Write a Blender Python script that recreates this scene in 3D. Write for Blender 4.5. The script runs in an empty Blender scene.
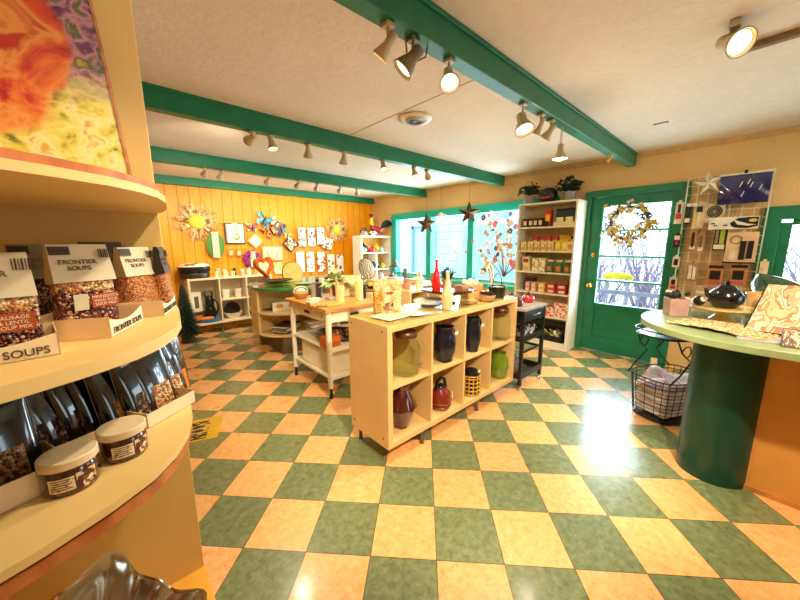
import bpy, bmesh, math, random
from mathutils import Vector, Matrix, Euler
rnd = random.Random(11)
PI = math.pi
sc = bpy.context.scene
COL = sc.collection

# ------------------------------------------------------------------ camera (solved from the floor tiles)
F = 321.512; PITCH = .17323291; ROLL = -.00441743; EYE = 1.42282
YAW = math.radians(42.27636)
_c, _s = math.cos(YAW), math.sin(YAW)
FW = Vector((_s*math.cos(PITCH), _c*math.cos(PITCH), -math.sin(PITCH)))
RT0 = Vector((_c, -_s, 0)); UP0 = RT0.cross(FW)
RT = math.cos(ROLL)*RT0 + math.sin(ROLL)*UP0
UP = -math.sin(ROLL)*RT0 + math.cos(ROLL)*UP0
CAM = Vector((0, 0, EYE))
def on(px, py, ax, v):
    "where the sight line through a photo pixel meets the plane axis=v"
    d = FW + (px-400)/F*RT - (py-300)/F*UP
    return CAM + d*((v-CAM[ax])/d[ax])
def S(px, py, z): return on(px, py, 2, z)
cam_d = bpy.data.cameras.new('camera'); cam = bpy.data.objects.new('camera', cam_d); COL.objects.link(cam)
cam.matrix_world = Matrix.Translation(CAM) @ Matrix((RT, UP, -FW)).transposed().to_4x4()
cam_d.sensor_width = 36; cam_d.lens = F/800*36; cam_d.clip_start = .02
sc.camera = cam
sc.view_settings.view_transform = 'Standard'; sc.view_settings.look = 'None'; sc.view_settings.gamma = 1; sc.view_settings.exposure = 0.0
sc.view_settings.use_curve_mapping = False

# ------------------------------------------------------------------ materials
def rgb(h):
    h = h.lstrip('#'); c = [int(h[i:i+2], 16)/255 for i in (0, 2, 4)]
    return tuple(x/12.92 if x <= .04045 else ((x+.055)/1.055)**2.4 for x in c) + (1,)
_M = {}
def nodes(name):
    m = bpy.data.materials.new(name); m.use_nodes = True
    return m, m.node_tree.nodes, m.node_tree.links, m.node_tree.nodes['Principled BSDF']
def mat(hexc, rough=.5, metal=0, var=.12, scale=14, bump=0, trans=0, emit=0, coat=0, alpha=1):
    "plain painted / glazed / metal surface with a little procedural unevenness"
    k = (hexc, rough, metal, var, scale, bump, trans, emit, coat, alpha)
    if k in _M: return _M[k]
    m, N, L, b = nodes('surface_'+hexc.strip('#'))
    c = rgb(hexc)
    tc = N.new('ShaderNodeTexCoord'); nz = N.new('ShaderNodeTexNoise'); nz.inputs['Scale'].default_value = scale; nz.inputs['Detail'].default_value = 4
    L.new(tc.outputs['Object'], nz.inputs['Vector'])
    r = N.new('ShaderNodeValToRGB')
    r.color_ramp.elements[0].position = .3; r.color_ramp.elements[1].position = .7
    r.color_ramp.elements[0].color = tuple(x*(1-var) for x in c[:3])+(1,)
    r.color_ramp.elements[1].color = tuple(min(1, x*(1+var)) for x in c[:3])+(1,)
    L.new(nz.outputs['Fac'], r.inputs['Fac']); L.new(r.outputs['Color'], b.inputs['Base Color'])
    b.inputs['Roughness'].default_value = rough; b.inputs['Metallic'].default_value = metal
    b.inputs['Transmission Weight'].default_value = trans; b.inputs['Coat Weight'].default_value = coat
    b.inputs['Alpha'].default_value = alpha
    if emit: b.inputs['Emission Color'].default_value = c; b.inputs['Emission Strength'].default_value = emit
    if bump:
        bp = N.new('ShaderNodeBump'); bp.inputs['Strength'].default_value = bump; bp.inputs['Distance'].default_value = .01
        L.new(nz.outputs['Fac'], bp.inputs['Height']); L.new(bp.outputs['Normal'], b.inputs['Normal'])
    _M[k] = m; return m
def spots(cols, scale=20, rough=.5, kind='cell', stretch=(1, 1, 1), dist=0, seed=0, coat=0, bump=0):
    "patchwork of hard-edged colours: beans, printed flowers, pattern"
    k = ('sp', tuple(cols), scale, rough, kind, stretch, dist, seed, coat, bump)
    if k in _M: return _M[k]
    m, N, L, b = nodes('pattern_'+cols[0].strip('#'))
    tc = N.new('ShaderNodeTexCoord'); mp = N.new('ShaderNodeMapping'); mp.inputs['Scale'].default_value = stretch
    mp.inputs['Location'].default_value = (seed*1.7, seed*.9, seed*.3)
    L.new(tc.outputs['Object'], mp.inputs['Vector']); v = mp.outputs['Vector']
    if dist:
        nz = N.new('ShaderNodeTexNoise'); nz.inputs['Scale'].default_value = 6; L.new(v, nz.inputs['Vector'])
        mx = N.new('ShaderNodeVectorMath'); mx.operation = 'MULTIPLY_ADD'; mx.inputs[1].default_value = (dist,)*3
        L.new(nz.outputs['Color'], mx.inputs[0]); L.new(v, mx.inputs[2]); v = mx.outputs[0]
    if kind == 'cell':
        t = N.new('ShaderNodeTexVoronoi'); t.inputs['Scale'].default_value = scale; out = t.outputs['Color']
        sp = N.new('ShaderNodeSeparateColor'); L.new(out, sp.inputs[0]); fac = sp.outputs[0]
    elif kind == 'wave':
        t = N.new('ShaderNodeTexWave'); t.inputs['Scale'].default_value = scale; t.inputs['Distortion'].default_value = 3; fac = t.outputs['Fac']
    elif kind == 'stripe':
        t = N.new('ShaderNodeTexWave'); t.inputs['Scale'].default_value = scale; fac = t.outputs['Fac']
    else:
        t = N.new('ShaderNodeTexNoise'); t.inputs['Scale'].default_value = scale; t.inputs['Detail'].default_value = 3; fac = t.outputs['Fac']
        mr = N.new('ShaderNodeMapRange'); mr.inputs[1].default_value = .3; mr.inputs[2].default_value = .7; L.new(fac, mr.inputs[0]); fac = mr.outputs[0]
    L.new(v, t.inputs['Vector'])
    r = N.new('ShaderNodeValToRGB'); r.color_ramp.interpolation = 'CONSTANT' if kind in ('cell', 'noise', 'stripe') else 'LINEAR'
    e = r.color_ramp.elements; n = len(cols)
    e[0].color = rgb(cols[0]); e[0].position = 0; e[1].position = 1/n; e[1].color = rgb(cols[1])
    for i in range(2, n): e.new(i/n).color = rgb(cols[i])
    L.new(fac, r.inputs['Fac']); L.new(r.outputs['Color'], b.inputs['Base Color'])
    b.inputs['Roughness'].default_value = rough; b.inputs['Coat Weight'].default_value = coat
    if bump:
        bp = N.new('ShaderNodeBump'); bp.inputs['Strength'].default_value = bump; bp.inputs['Distance'].default_value = .005
        d = t.outputs['Distance'] if kind == 'cell' else fac
        if kind == 'cell': bp.invert = True
        L.new(d, bp.inputs['Height']); L.new(bp.outputs['Normal'], b.inputs['Normal'])
    _M[k] = m; return m
def wood(a, b_, rough=.4, scale=3, stretch=(1, 12, 12), coat=0):
    k = ('wd', a, b_, rough, scale, stretch, coat)
    if k in _M: return _M[k]
    m, N, L, b = nodes('wood_'+a.strip('#'))
    tc = N.new('ShaderNodeTexCoord'); mp = N.new('ShaderNodeMapping'); mp.inputs['Scale'].default_value = stretch
    nz = N.new('ShaderNodeTexNoise'); nz.inputs['Scale'].default_value = scale; nz.inputs['Detail'].default_value = 6
    L.new(tc.outputs['Object'], mp.inputs['Vector']); L.new(mp.outputs['Vector'], nz.inputs['Vector'])
    r = N.new('ShaderNodeValToRGB'); r.color_ramp.elements[0].position = .35; r.color_ramp.elements[1].position = .65
    r.color_ramp.elements[0].color = rgb(a); r.color_ramp.elements[1].color = rgb(b_)
    L.new(nz.outputs['Fac'], r.inputs['Fac']); L.new(r.outputs['Color'], b.inputs['Base Color'])
    b.inputs['Roughness'].default_value = rough; b.inputs['Coat Weight'].default_value = coat
    _M[k] = m; return m
def glass(hexc='#e8f2ec', rough=.02, ior=1.45, thin=False):
    k = ('gl', hexc, rough, ior, thin)
    if k in _M: return _M[k]
    m, N, L, b = nodes('glass_'+hexc.strip('#'))
    if thin:
        N.remove(b); out = N['Material Output']
        t = N.new('ShaderNodeBsdfTransparent'); t.inputs[0].default_value = rgb(hexc)
        g = N.new('ShaderNodeBsdfGlossy'); g.inputs['Roughness'].default_value = rough
        fr = N.new('ShaderNodeFresnel'); fr.inputs[0].default_value = ior
        ge = N.new('ShaderNodeNewGeometry'); iv = N.new('ShaderNodeMath'); iv.operation = 'SUBTRACT'; iv.inputs[0].default_value = 1; L.new(ge.outputs['Backfacing'], iv.inputs[1]); ml = N.new('ShaderNodeMath'); ml.operation = 'MULTIPLY'; L.new(fr.outputs[0], ml.inputs[0]); L.new(iv.outputs[0], ml.inputs[1])
        mx = N.new('ShaderNodeMixShader'); L.new(ml.outputs[0], mx.inputs[0]); L.new(t.outputs[0], mx.inputs[1]); L.new(g.outputs[0], mx.inputs[2]); L.new(mx.outputs[0], out.inputs[0])
    else:
        b.inputs['Base Color'].default_value = rgb(hexc); b.inputs['Transmission Weight'].default_value = 1; b.inputs['Roughness'].default_value = rough; b.inputs['IOR'].default_value = ior
    _M[k] = m; return m

# ------------------------------------------------------------------ mesh builder
class MB:
    def __init__(s): s.bm = bmesh.new(); s.mi = 0; s.T = Matrix()
    def _mark(s, n0, smooth=False):
        s.bm.faces.ensure_lookup_table()
        for f in s.bm.faces[n0:]: f.material_index = s.mi; f.smooth = smooth
    def V(s, p): return s.bm.verts.new(s.T @ Vector(p))
    def box(s, x0, x1, y0, y1, z0, z1):
        n0 = len(s.bm.faces)
        v = [s.V(p) for p in ((x0,y0,z0),(x1,y0,z0),(x1,y1,z0),(x0,y1,z0),(x0,y0,z1),(x1,y0,z1),(x1,y1,z1),(x0,y1,z1))]
        for f in ((3,2,1,0),(4,5,6,7),(0,1,5,4),(1,2,6,5),(2,3,7,6),(3,0,4,7)): s.bm.faces.new([v[i] for i in f])
        s._mark(n0); return s
    def cbox(s, c, d, rot=(0, 0, 0)):
        T = s.T.copy(); s.T = T @ Matrix.Translation(c) @ Euler(rot).to_matrix().to_4x4()
        s.box(-d[0]/2, d[0]/2, -d[1]/2, d[1]/2, -d[2]/2, d[2]/2); s.T = T; return s
    def rings(s, rs, close=True, cap=True, smooth=True):
        n0 = len(s.bm.faces); R = [[s.V(p) for p in r] for r in rs]; n = len(R[0])
        for a, b in zip(R, R[1:]):
            for i in range(n if close else n-1):
                j = (i+1) % n; s.bm.faces.new((a[i], a[j], b[j], b[i]))
        if cap:
            try: s.bm.faces.new(R[0][::-1]); s.bm.faces.new(R[-1])
            except ValueError: pass
        s._mark(n0, smooth); return s
    def lathe(s, prof, c=(0, 0, 0), seg=24, sx=1, sy=1, cap=True, wav=None):
        rs = []
        for r, z in prof:
            ring = []
            for i in range(seg):
                a = 2*PI*i/seg; q = r*(1 + (wav(a, r, z) if wav else 0))
                ring.append((c[0]+q*math.cos(a)*sx, c[1]+q*math.sin(a)*sy, c[2]+z))
            rs.append(ring)
        return s.rings(rs, cap=cap)
    def tube(s, pts, r, seg=6, closed=False):
        pts = [Vector(p) for p in pts]; n = len(pts); rs = []
        up = None
        for i, p in enumerate(pts):
            if closed: t = pts[(i+1) % n]-pts[i-1]
            else: t = pts[min(i+1, n-1)]-pts[max(i-1, 0)]
            t.normalize()
            if up is None: up = Vector((0, 0, 1)) if abs(t.z) < .9 else Vector((1, 0, 0))
            a = t.cross(up); 
            if a.length < 1e-4: a = t.cross(Vector((.3, .8, .1)))
            a.normalize(); b = a.cross(t); up = b
            rr = r[i] if isinstance(r, (list, tuple)) else r
            rs.append([p + rr*(math.cos(2*PI*k/seg)*a + math.sin(2*PI*k/seg)*b) for k in range(seg)])
        if closed: rs.append(rs[0])
        return s.rings(rs, cap=not closed)
    def prism(s, poly, z0, z1, smooth=False):
        n0 = len(s.bm.faces); a = [s.V((x, y, z0)) for x, y in poly]; b = [s.V((x, y, z1)) for x, y in poly]; n = len(a)
        s.bm.faces.new(a[::-1]); s.bm.faces.new(b)
        s._mark(n0); n1 = len(s.bm.faces)
        for i in range(n): s.bm.faces.new((a[i], a[(i+1) % n], b[(i+1) % n], b[i]))
        s._mark(n1, smooth); return s
    def ball(s, c, r, sc_=(1, 1, 1), seg=12):
        pr = [(max(1e-4, math.sin(PI*i/8))*r, -math.cos(PI*i/8)*r*sc_[2]) for i in range(9)]
        return s.lathe(pr, c, seg, sc_[0], sc_[1])
    def grid(s, fn, nu, nv):
        n0 = len(s.bm.faces); g = [[s.V(fn(i/nu, j/nv)) for i in range(nu+1)] for j in range(nv+1)]
        for j in range(nv):
            for i in range(nu): s.bm.faces.new((g[j][i], g[j][i+1], g[j+1][i+1], g[j+1][i]))
        s._mark(n0, True); return s
    def build(s, name, m, parent=None, loc=(0, 0, 0), rot=(0, 0, 0), bevel=0, solid=0):
        bmesh.ops.remove_doubles(s.bm, verts=s.bm.verts, dist=1e-6)
        bmesh.ops.recalc_face_normals(s.bm, faces=s.bm.faces)
        me = bpy.data.meshes.new(name); s.bm.to_mesh(me); s.bm.free(); me.set_sharp_from_angle(angle=math.radians(42))
        for x in (m if isinstance(m, (list, tuple)) else [m]): me.materials.append(x)
        o = bpy.data.objects.new(name, me); COL.objects.link(o)
        o.location = loc; o.rotation_euler = rot
        if parent: o.parent = parent
        if bevel:
            q = o.modifiers.new('bevel', 'BEVEL'); q.width = bevel; q.segments = 2; q.limit_method = 'ANGLE'
        if solid:
            q = o.modifiers.new('solid', 'SOLIDIFY'); q.thickness = solid; q.offset = 0
        return o
def tag(o, label, cat, group=None):
    o['label'] = label; o['category'] = cat
    if group: o['group'] = group
    return o
def thing(name, label, cat, loc=(0, 0, 0), rz=0, group=None, rot=None):
    o = bpy.data.objects.new(name, None); COL.objects.link(o); o.empty_display_size = .05
    o.location = loc; o.rotation_euler = rot or (0, 0, rz)
    return tag(o, label, cat, group)
def struct(o): o['kind'] = 'structure'; return o
def copy_tree(o, label=None, loc=None, rz=None, parent=None):
    c = o.copy(); COL.objects.link(c)
    if parent: c.parent = parent
    for ch in o.children: copy_tree(ch, parent=c)
    if label: c['label'] = label
    if loc is not None: c.location = loc
    if rz is not None: c.rotation_euler = (0, 0, rz)
    return c
def lettering(txt, size, m, parent, loc, rot, name='lettering', depth=.0006, align='CENTER'):
    cu = bpy.data.curves.new('t', 'FONT'); cu.body = txt; cu.size = size; cu.extrude = depth; cu.align_x = align; cu.align_y = 'CENTER'
    t = bpy.data.objects.new('t', cu); COL.objects.link(t); bpy.context.view_layer.update()
    me = bpy.data.meshes.new_from_object(t.evaluated_get(bpy.context.evaluated_depsgraph_get()))
    bpy.data.objects.remove(t); me.materials.clear(); me.materials.append(m)
    o = bpy.data.objects.new(name, me); COL.objects.link(o); o.parent = parent; o.location = loc; o.rotation_euler = rot
    return o

CREAM = mat('#ecca8c', .38, var=.05, scale=5)
WHITE = mat('#f3ead4', .35, var=.04)
GREEN = mat('#0f7a52', .42, var=.14, scale=9, bump=.15)
TEAL = mat('#0cb8a4', .4, var=.1, scale=9, bump=.1)
BLACK = mat('#15130f', .35, var=.2)
DARK = mat('#2a2018', .5)
CHROME = mat('#d8d6d0', .12, 1, var=.03)
BRASS = mat('#d8a84a', .25, 1)
IRON = mat('#1b1a18', .4, .6)
CARD = mat('#e8c796', .7, var=.06)
INK = mat('#4a3b28', .7)
GLASSP = glass('#f4fbff', .0, 1.3, thin=True)

# ------------------------------------------------------------------ room shell
XW, YW, H = 4.70, 6.12, 2.44
X0, Y0 = -1.7, -2.6
def floor_material():
    m, N, L, b = nodes('vinyl_tile_floor')
    tc = N.new('ShaderNodeTexCoord'); sp = N.new('ShaderNodeSeparateXYZ'); L.new(tc.outputs['Object'], sp.inputs[0])
    A = math.radians(46.31584)
    def lin(cx, cy, off):
        a = N.new('ShaderNodeMath'); a.operation = 'MULTIPLY'; a.inputs[1].default_value = cx/.3048; L.new(sp.outputs[0], a.inputs[0])
        b2 = N.new('ShaderNodeMath'); b2.operation = 'MULTIPLY_ADD'; b2.inputs[1].default_value = cy/.3048; L.new(sp.outputs[1], b2.inputs[0]); L.new(a.outputs[0], b2.inputs[2])
        c = N.new('ShaderNodeMath'); c.operation = 'SUBTRACT'; c.inputs[1].default_value = off/.3048; L.new(b2.outputs[0], c.inputs[0]); return c.outputs[0]
    tx = lin(math.cos(A), -math.sin(A), .07374); ty = lin(math.sin(A), math.cos(A), 1.24794)
    def op(o, a, bb=None, v=None):
        n = N.new('ShaderNodeMath'); n.operation = o; L.new(a, n.inputs[0])
        if bb is not None: L.new(bb, n.inputs[1])
        if v is not None: n.inputs[1].default_value = v
        return n.outputs[0]
    fx, fy = op('FLOOR', tx), op('FLOOR', ty)
    par = op('FLOORED_MODULO', op('ADD', fx, fy), v=2)       # 0 = green tile
    def edge(t):
        fr = op('FRACT', t); d = op('ABSOLUTE', op('SUBTRACT', fr, v=.5)); return op('GREATER_THAN', d, v=.4935)
    line = op('MAXIMUM', edge(tx), edge(ty))
    cm = N.new('ShaderNodeCombineXYZ'); L.new(fx, cm.inputs[0]); L.new(fy, cm.inputs[1])
    wn = N.new('ShaderNodeTexWhiteNoise'); L.new(cm.outputs[0], wn.inputs['Vector'])
    nz = N.new('ShaderNodeTexNoise'); nz.inputs['Scale'].default_value = 26; nz.inputs['Detail'].default_value = 8; nz.inputs['Roughness'].default_value = .7; L.new(tc.outputs['Object'], nz.inputs['Vector'])
    def ramp(c0, c1):
        r = N.new('ShaderNodeValToRGB'); r.color_ramp.elements[0].position = .35; r.color_ramp.elements[1].position = .65
        r.color_ramp.elements[0].color = rgb(c0); r.color_ramp.elements[1].color = rgb(c1); L.new(nz.outputs['Fac'], r.inputs['Fac']); return r.outputs[0]
    g = ramp('#5e6b42', '#8a9462'); t = ramp('#eaa458', '#f7c384')
    def mix(f, a, bb):
        n = N.new('ShaderNodeMix'); n.data_type = 'RGBA'; L.new(f, n.inputs[0]); L.new(a, n.inputs[6]); L.new(bb, n.inputs[7]); return n.outputs[2]
    c = mix(par, g, t)
    # flecks
    vo = N.new('ShaderNodeTexVoronoi'); vo.inputs['Scale'].default_value = 40; L.new(tc.outputs['Object'], vo.inputs['Vector'])
    fl = op('LESS_THAN', vo.outputs['Distance'], v=.09)
    dk = N.new('ShaderNodeMix'); dk.data_type = 'RGBA'; dk.blend_type = 'MULTIPLY'; dk.inputs[7].default_value = (.45, .4, .33, 1); L.new(fl, dk.inputs[0]); L.new(c, dk.inputs[6]); c = dk.outputs[2]
    hv = N.new('ShaderNodeHueSaturation'); vv = op('MULTIPLY_ADD', wn.outputs[0], v=.16); vv.node.inputs[2].default_value = .92
    L.new(vv, hv.inputs['Value']); L.new(c, hv.inputs['Color']); c = hv.outputs[0]
    ln = N.new('ShaderNodeMix'); ln.data_type = 'RGBA'; ln.inputs[7].default_value = rgb('#5d4a24'); L.new(line, ln.inputs[0]); L.new(c, ln.inputs[6])
    L.new(ln.outputs[2], b.inputs['Base Color'])
    n2 = N.new('ShaderNodeTexNoise'); n2.inputs['Scale'].default_value = 9; n2.inputs['Detail'].default_value = 5; L.new(tc.outputs['Object'], n2.inputs['Vector'])
    mr = N.new('ShaderNodeMapRange'); mr.inputs[3].default_value = .18; mr.inputs[4].default_value = .42; L.new(n2.outputs['Fac'], mr.inputs[0]); L.new(mr.outputs[0], b.inputs['Roughness'])
    bp = N.new('ShaderNodeBump'); bp.inputs['Strength'].default_value = .12; bp.inputs['Distance'].default_value = .004; L.new(n2.outputs['Fac'], bp.inputs['Height']); L.new(bp.outputs[0], b.inputs['Normal'])
    b.inputs['Coat Weight'].default_value = .35; b.inputs['Coat Roughness'].default_value = .14
    return m
def board_material():
    "yellow painted vertical boards, grooves every 15.5 cm along x"
    m, N, L, b = nodes('yellow_board_paint')
    tc = N.new('ShaderNodeTexCoord'); nz = N.new('ShaderNodeTexNoise'); nz.inputs['Scale'].default_value = 3.5; nz.inputs['Detail'].default_value = 6
    mp = N.new('ShaderNodeMapping'); mp.inputs['Scale'].default_value = (3, 3, 1); L.new(tc.outputs['Object'], mp.inputs['Vector']); L.new(mp.outputs[0], nz.inputs['Vector'])
    r = N.new('ShaderNodeValToRGB'); r.color_ramp.elements[0].position = .3; r.color_ramp.elements[1].position = .7
    r.color_ramp.elements[0].color = rgb('#f09c00'); r.color_ramp.elements[1].color = rgb('#f6ac08')
    L.new(nz.outputs['Fac'], r.inputs['Fac']); L.new(r.outputs[0], b.inputs['Base Color']); b.inputs['Roughness'].default_value = .45
    return m
def plaster(c0, c1, scale=30, bump=.35):
    m, N, L, b = nodes('plaster'); tc = N.new('ShaderNodeTexCoord')
    nz = N.new('ShaderNodeTexNoise'); nz.inputs['Scale'].default_value = scale; nz.inputs['Detail'].default_value = 8; nz.inputs['Roughness'].default_value = .65; L.new(tc.outputs['Object'], nz.inputs['Vector'])
    n2 = N.new('ShaderNodeTexNoise'); n2.inputs['Scale'].default_value = 1.6; n2.inputs['Detail'].default_value = 3; L.new(tc.outputs['Object'], n2.inputs['Vector'])
    r = N.new('ShaderNodeValToRGB'); r.color_ramp.elements[0].position = .3; r.color_ramp.elements[1].position = .7
    r.color_ramp.elements[0].color = rgb(c0); r.color_ramp.elements[1].color = rgb(c1)
    mx = N.new('ShaderNodeMath'); mx.operation = 'MULTIPLY_ADD'; mx.inputs[1].default_value = .5; L.new(nz.outputs['Fac'], mx.inputs[0])
    h = N.new('ShaderNodeMath'); h.operation = 'MULTIPLY'; h.inputs[1].default_value = .5; L.new(n2.outputs['Fac'], h.inputs[0]); L.new(h.outputs[0], mx.inputs[2])
    L.new(mx.outputs[0], r.inputs['Fac']); L.new(r.outputs[0], b.inputs['Base Color']); b.inputs['Roughness'].default_value = .85
    bp = N.new('ShaderNodeBump'); bp.inputs['Strength'].default_value = bump; bp.inputs['Distance'].default_value = .006; L.new(nz.outputs['Fac'], bp.inputs['Height']); L.new(bp.outputs[0], b.inputs['Normal'])
    return m
TAN = plaster('#d4ac6c', '#e6c488', 40, .4)
CEIL = plaster('#e3d3bb', '#f3e6d0', 22, .5)
struct(MB().box(X0-.15, XW+.15, Y0-.15, YW+.15, -.1, 0).build('floor', floor_material()))
cl = MB().box(X0-.15, XW+.15, Y0-.15, YW+.15, H, H+.12)
struct(cl.build('ceiling', CEIL))
bw = MB()
x = X0
while x < XW:
    bw.box(x+.003, min(x+.152, XW), YW, YW+.02, 0, H); x += .155
bw.mi = 1; bw.box(X0-.15, XW+.15, YW+.012, YW+.15, 0, H)
struct(bw.build('wall_back', [board_material(), mat('#8a5208', .8)], bevel=0))
# tan wall with openings: y-intervals x z-intervals
wr = MB()
WIN = (2.02, 5.28, .78, 1.97); DOOR = (.62, 1.50, 0, 2.0); WN2 = (-1.35, -.06, .86, 1.68)
def wall_y(b, x0, x1, ya, yb, ops):
    ops = sorted(ops); y = ya
    for (a, c, z0, z1) in ops:
        b.box(x0, x1, y, a, 0, H)
        if z0 > 0: b.box(x0, x1, a, c, 0, z0)
        b.box(x0, x1, a, c, z1, H); y = c
    b.box(x0, x1, y, yb, 0, H)
wall_y(wr, XW, XW+.15, Y0-.15, YW+.15, [WIN, DOOR, WN2])
struct(wr.build('wall_right', TAN))
struct(MB().box(X0-.15, X0, Y0-.15, YW+.15, 0, H).build('wall_left', TAN))
# wall behind the camera with an unseen window added to lighten the interior
wf = MB(); xs = X0
for a, c in ((2.6, 3.9),):
    wf.box(xs, a, Y0-.15, Y0, 0, H); wf.box(a, c, Y0-.15, Y0, 0, .7); wf.box(a, c, Y0-.15, Y0, 2.1, H); xs = c
wf.box(xs, XW, Y0-.15, Y0, 0, H)
struct(wf.build('wall_front', TAN))
for i, (a, c) in enumerate(((2.6, 3.9),)):
    w = MB()
    w.box(a, a+.07, Y0-.1, Y0+.03, .7, 2.1).box(c-.07, c, Y0-.1, Y0+.03, .7, 2.1).box(a+.07, c-.07, Y0-.1, Y0+.03, .7, .77).box(a+.07, c-.07, Y0-.1, Y0+.03, 2.03, 2.1).box((a+c)/2-.03, (a+c)/2+.03, Y0-.1, Y0+.03, .77, 2.03)
    o = struct(w.build('window_%d' % (i+3), TEAL)); MB().box(a+.07, c-.07, Y0-.06, Y0-.055, .77, 2.03).build('pane', GLASSP, o)
# trims: cove strip along the tan wall, ceiling joints, teal ledge on the yellow wall
struct(MB().box(XW-.02, XW, Y0, 5.9, H-.05, H).build('trim_5', mat('#cfa567', .7, bump=.2)))
j = MB()
for a in (1.85,): j.box(a, a+.008, 1.17, 2.75, H-.002, H)
struct(j.build('trim_6', mat('#b59a78', .8)))
def beam(n, y0, y1, z0, m, lip=True, x1=XW):
    b = MB().box(X0, x1, y0, y1, z0, H)
    if lip: b.box(X0, x1, y0-.012, y0, H-.022, H-.0)
    return struct(b.build(n, m, bevel=.004))
beam('trim_1', 1.075, 1.16, 2.30, GREEN); beam('trim_2', 2.755, 2.84, 2.30, GREEN); beam('trim_3', 4.40, 4.485, 2.30, TEAL if 0 else GREEN)
beam('trim_4', 6.03, YW, 2.32, GREEN, False)

# window band
cas = TEAL
w = MB(); xa, xb = XW-.035, XW+.12
w.box(xa, XW, 1.90, 5.40, 1.95, 2.05)                       # head casing
w.box(xa, XW, 5.27, 5.40, .70, 1.95); w.box(xa, XW, 1.90, 2.04, .70, 1.95)
w.box(xa-.03, XW, 1.88, 5.42, .70, .76)                     # stool
w.box(xa, XW+.1, 5.25, 5.28, .76, 1.97); w.box(XW, XW+.1, 2.02, 2.05, .76, 1.97); w.box(XW, XW+.1, 2.05, 5.25, 1.92, 1.97); w.box(XW, XW+.1, 2.05, 5.25, .78, .82)
w1 = w.build('window_1', cas, bevel=.004); struct(w1)
for a, c in ((4.245, 4.376), (3.275, 3.40)): MB().box(xa, XW+.1, a, c, .76, 1.95).build('mullion', cas, w1, bevel=.004)
for a, c in ((4.376, 5.25), (3.40, 4.245), (2.05, 3.275)):
    MB().box(XW+.06, XW+.065, a, c, .82, 1.92).build('pane', GLASSP, w1)
w = MB()
w.box(xa, XW, -1.42, .0, 1.63, 1.75).box(xa, XW, -.12, 0, .8, 1.63).box(xa, XW, -1.42, -1.30, .8, 1.63).box(xa-.02, XW, -1.42, 0, .76, .82)
w.box(XW, XW+.08, -.19, -.12, .86, 1.60).box(XW, XW+.08, -1.30, -.19, 1.58, 1.66).box(XW, XW+.08, -1.30, -.19, .86, .93)
w2 = struct(w.build('window_2', GREEN, bevel=.004)); MB().box(XW+.04, XW+.045, -1.3, -.19, .93, 1.58).build('pane', GLASSP, w2)

# door
d = MB()
d.box(xa, XW+.15, 1.50, 1.57, 0, 2.06).box(xa, XW+.15, .555, .62, 0, 2.06).box(xa, XW+.15, .62, 1.50, 1.985, 2.06)
df = struct(d.build('door_1', GREEN, bevel=.004))
l = MB(); lx0, lx1 = XW+.005, XW+.05
l.box(lx0, lx1, 1.36, 1.497, .01, 1.98).box(lx0, lx1, .623, .70, .01, 1.98).box(lx0, lx1, .70, 1.36, 1.87, 1.98).box(lx0, lx1, .70, 1.36, .58, .645)
l.box(lx0, lx1, .70, 1.36, .01, .20).box(lx0+.016, lx1, .70, 1.36, .20, .58)
l.build('door_leaf', GREEN, df, bevel=.003)
l = MB()
for z in (1.571, 1.255, .945): l.box(lx0+.004, lx1, .70, 1.36, z-.012, z+.012)
l.build('muntin', mat('#3db892', .35), df, bevel=.002)
l = MB().box(lx0-.004, lx0+.006, .69, .70, .635, 1.88).box(lx0-.004, lx0+.006, 1.36, 1.37, .635, 1.88).box(lx0-.004, lx0+.006, .69, 1.37, .635, .647).box(lx0-.004, lx0+.006, .69, 1.37, 1.87, 1.88)
l.build('glazing_bead', mat('#3db892', .35), df)
MB().box(XW+.03, XW+.034, .70, 1.36, .645, 1.87).build('pane', GLASSP, df)
k = MB(); k.T = Matrix.Translation((lx0, 1.432, .874)) @ Euler((0, -PI/2, 0)).to_matrix().to_4x4()
k.lathe([(.001, 0), (.032, 0), (.032, .006), (.012, .012), (.012, .035), (.028, .045), (.032, .06), (.024, .075), (.001, .08)])
k.build('door_handle', BRASS, df)
k = MB(); k.T = Matrix.Translation((lx0, 1.42, 1.268)) @ Euler((0, -PI/2, 0)).to_matrix().to_4x4()
k.lathe([(.001, 0), (.03, 0), (.028, .012), (.012, .014), (.012, .03), (.001, .03)]); k.build('deadbolt', BRASS, df)

# ------------------------------------------------------------------ outside: snowy yard and pale blue porch wall of the next building
struct(MB().box(XW+.15, 40, -30, 40, -.35, -.25).build('ground', plaster('#e8ecf4', '#ffffff', 3, .2)))
sd = MB(); z = -.25
while z < 3.2:
    sd.box(7.2, 7.23, 4.2, 14.0, z, z+.188); z += .2
sd.mi = 1; sd.box(7.22, 7.5, 4.2, 14.0, -.25, 3.2)
pb = struct(sd.build('wall_outside', [mat('#b9e4ee', .6, var=.05), mat('#7fa6b4', .7)]))
# vertical-board shed door and trim beside it
def quadbox(name, m, y0, y1, z0, z1, par, x0=7.14, x1=7.2): return MB().box(x0, x1, y0, y1, z0, z1).build(name, m, par)
dz = struct(MB().box(7.12, 7.2, 6.35, 6.45, -.25, 1.95).box(7.12, 7.2, 7.2, 7.3, -.25, 1.95).box(7.12, 7.2, 6.35, 7.3, 1.87, 1.95).build('door_2', mat('#6d97ae', .6)))
quadbox('door_leaf', mat('#a7dbe8', .6), 6.45, 7.2, -.25, 1.87, dz, 7.16, 7.19)
q = MB(); y = 3.0
while y < 4.9: q.box(6.6, 6.63, y, y+.115, -.25, 1.86); y += .12
q.mi = 1; q.box(6.62, 6.7, 3.0, 4.9, 1.86, 1.95)
struct(q.build('wall_shed', [mat('#a9d6ea', .6), mat('#d8ecf4', .6)]))
p = on(455.5, 247, 0, 7.13)
ps = thing('poster', 'white sheet with yellow and pink print on the pale blue outside wall', 'poster', (7.195, p.y, p.z))
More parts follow.
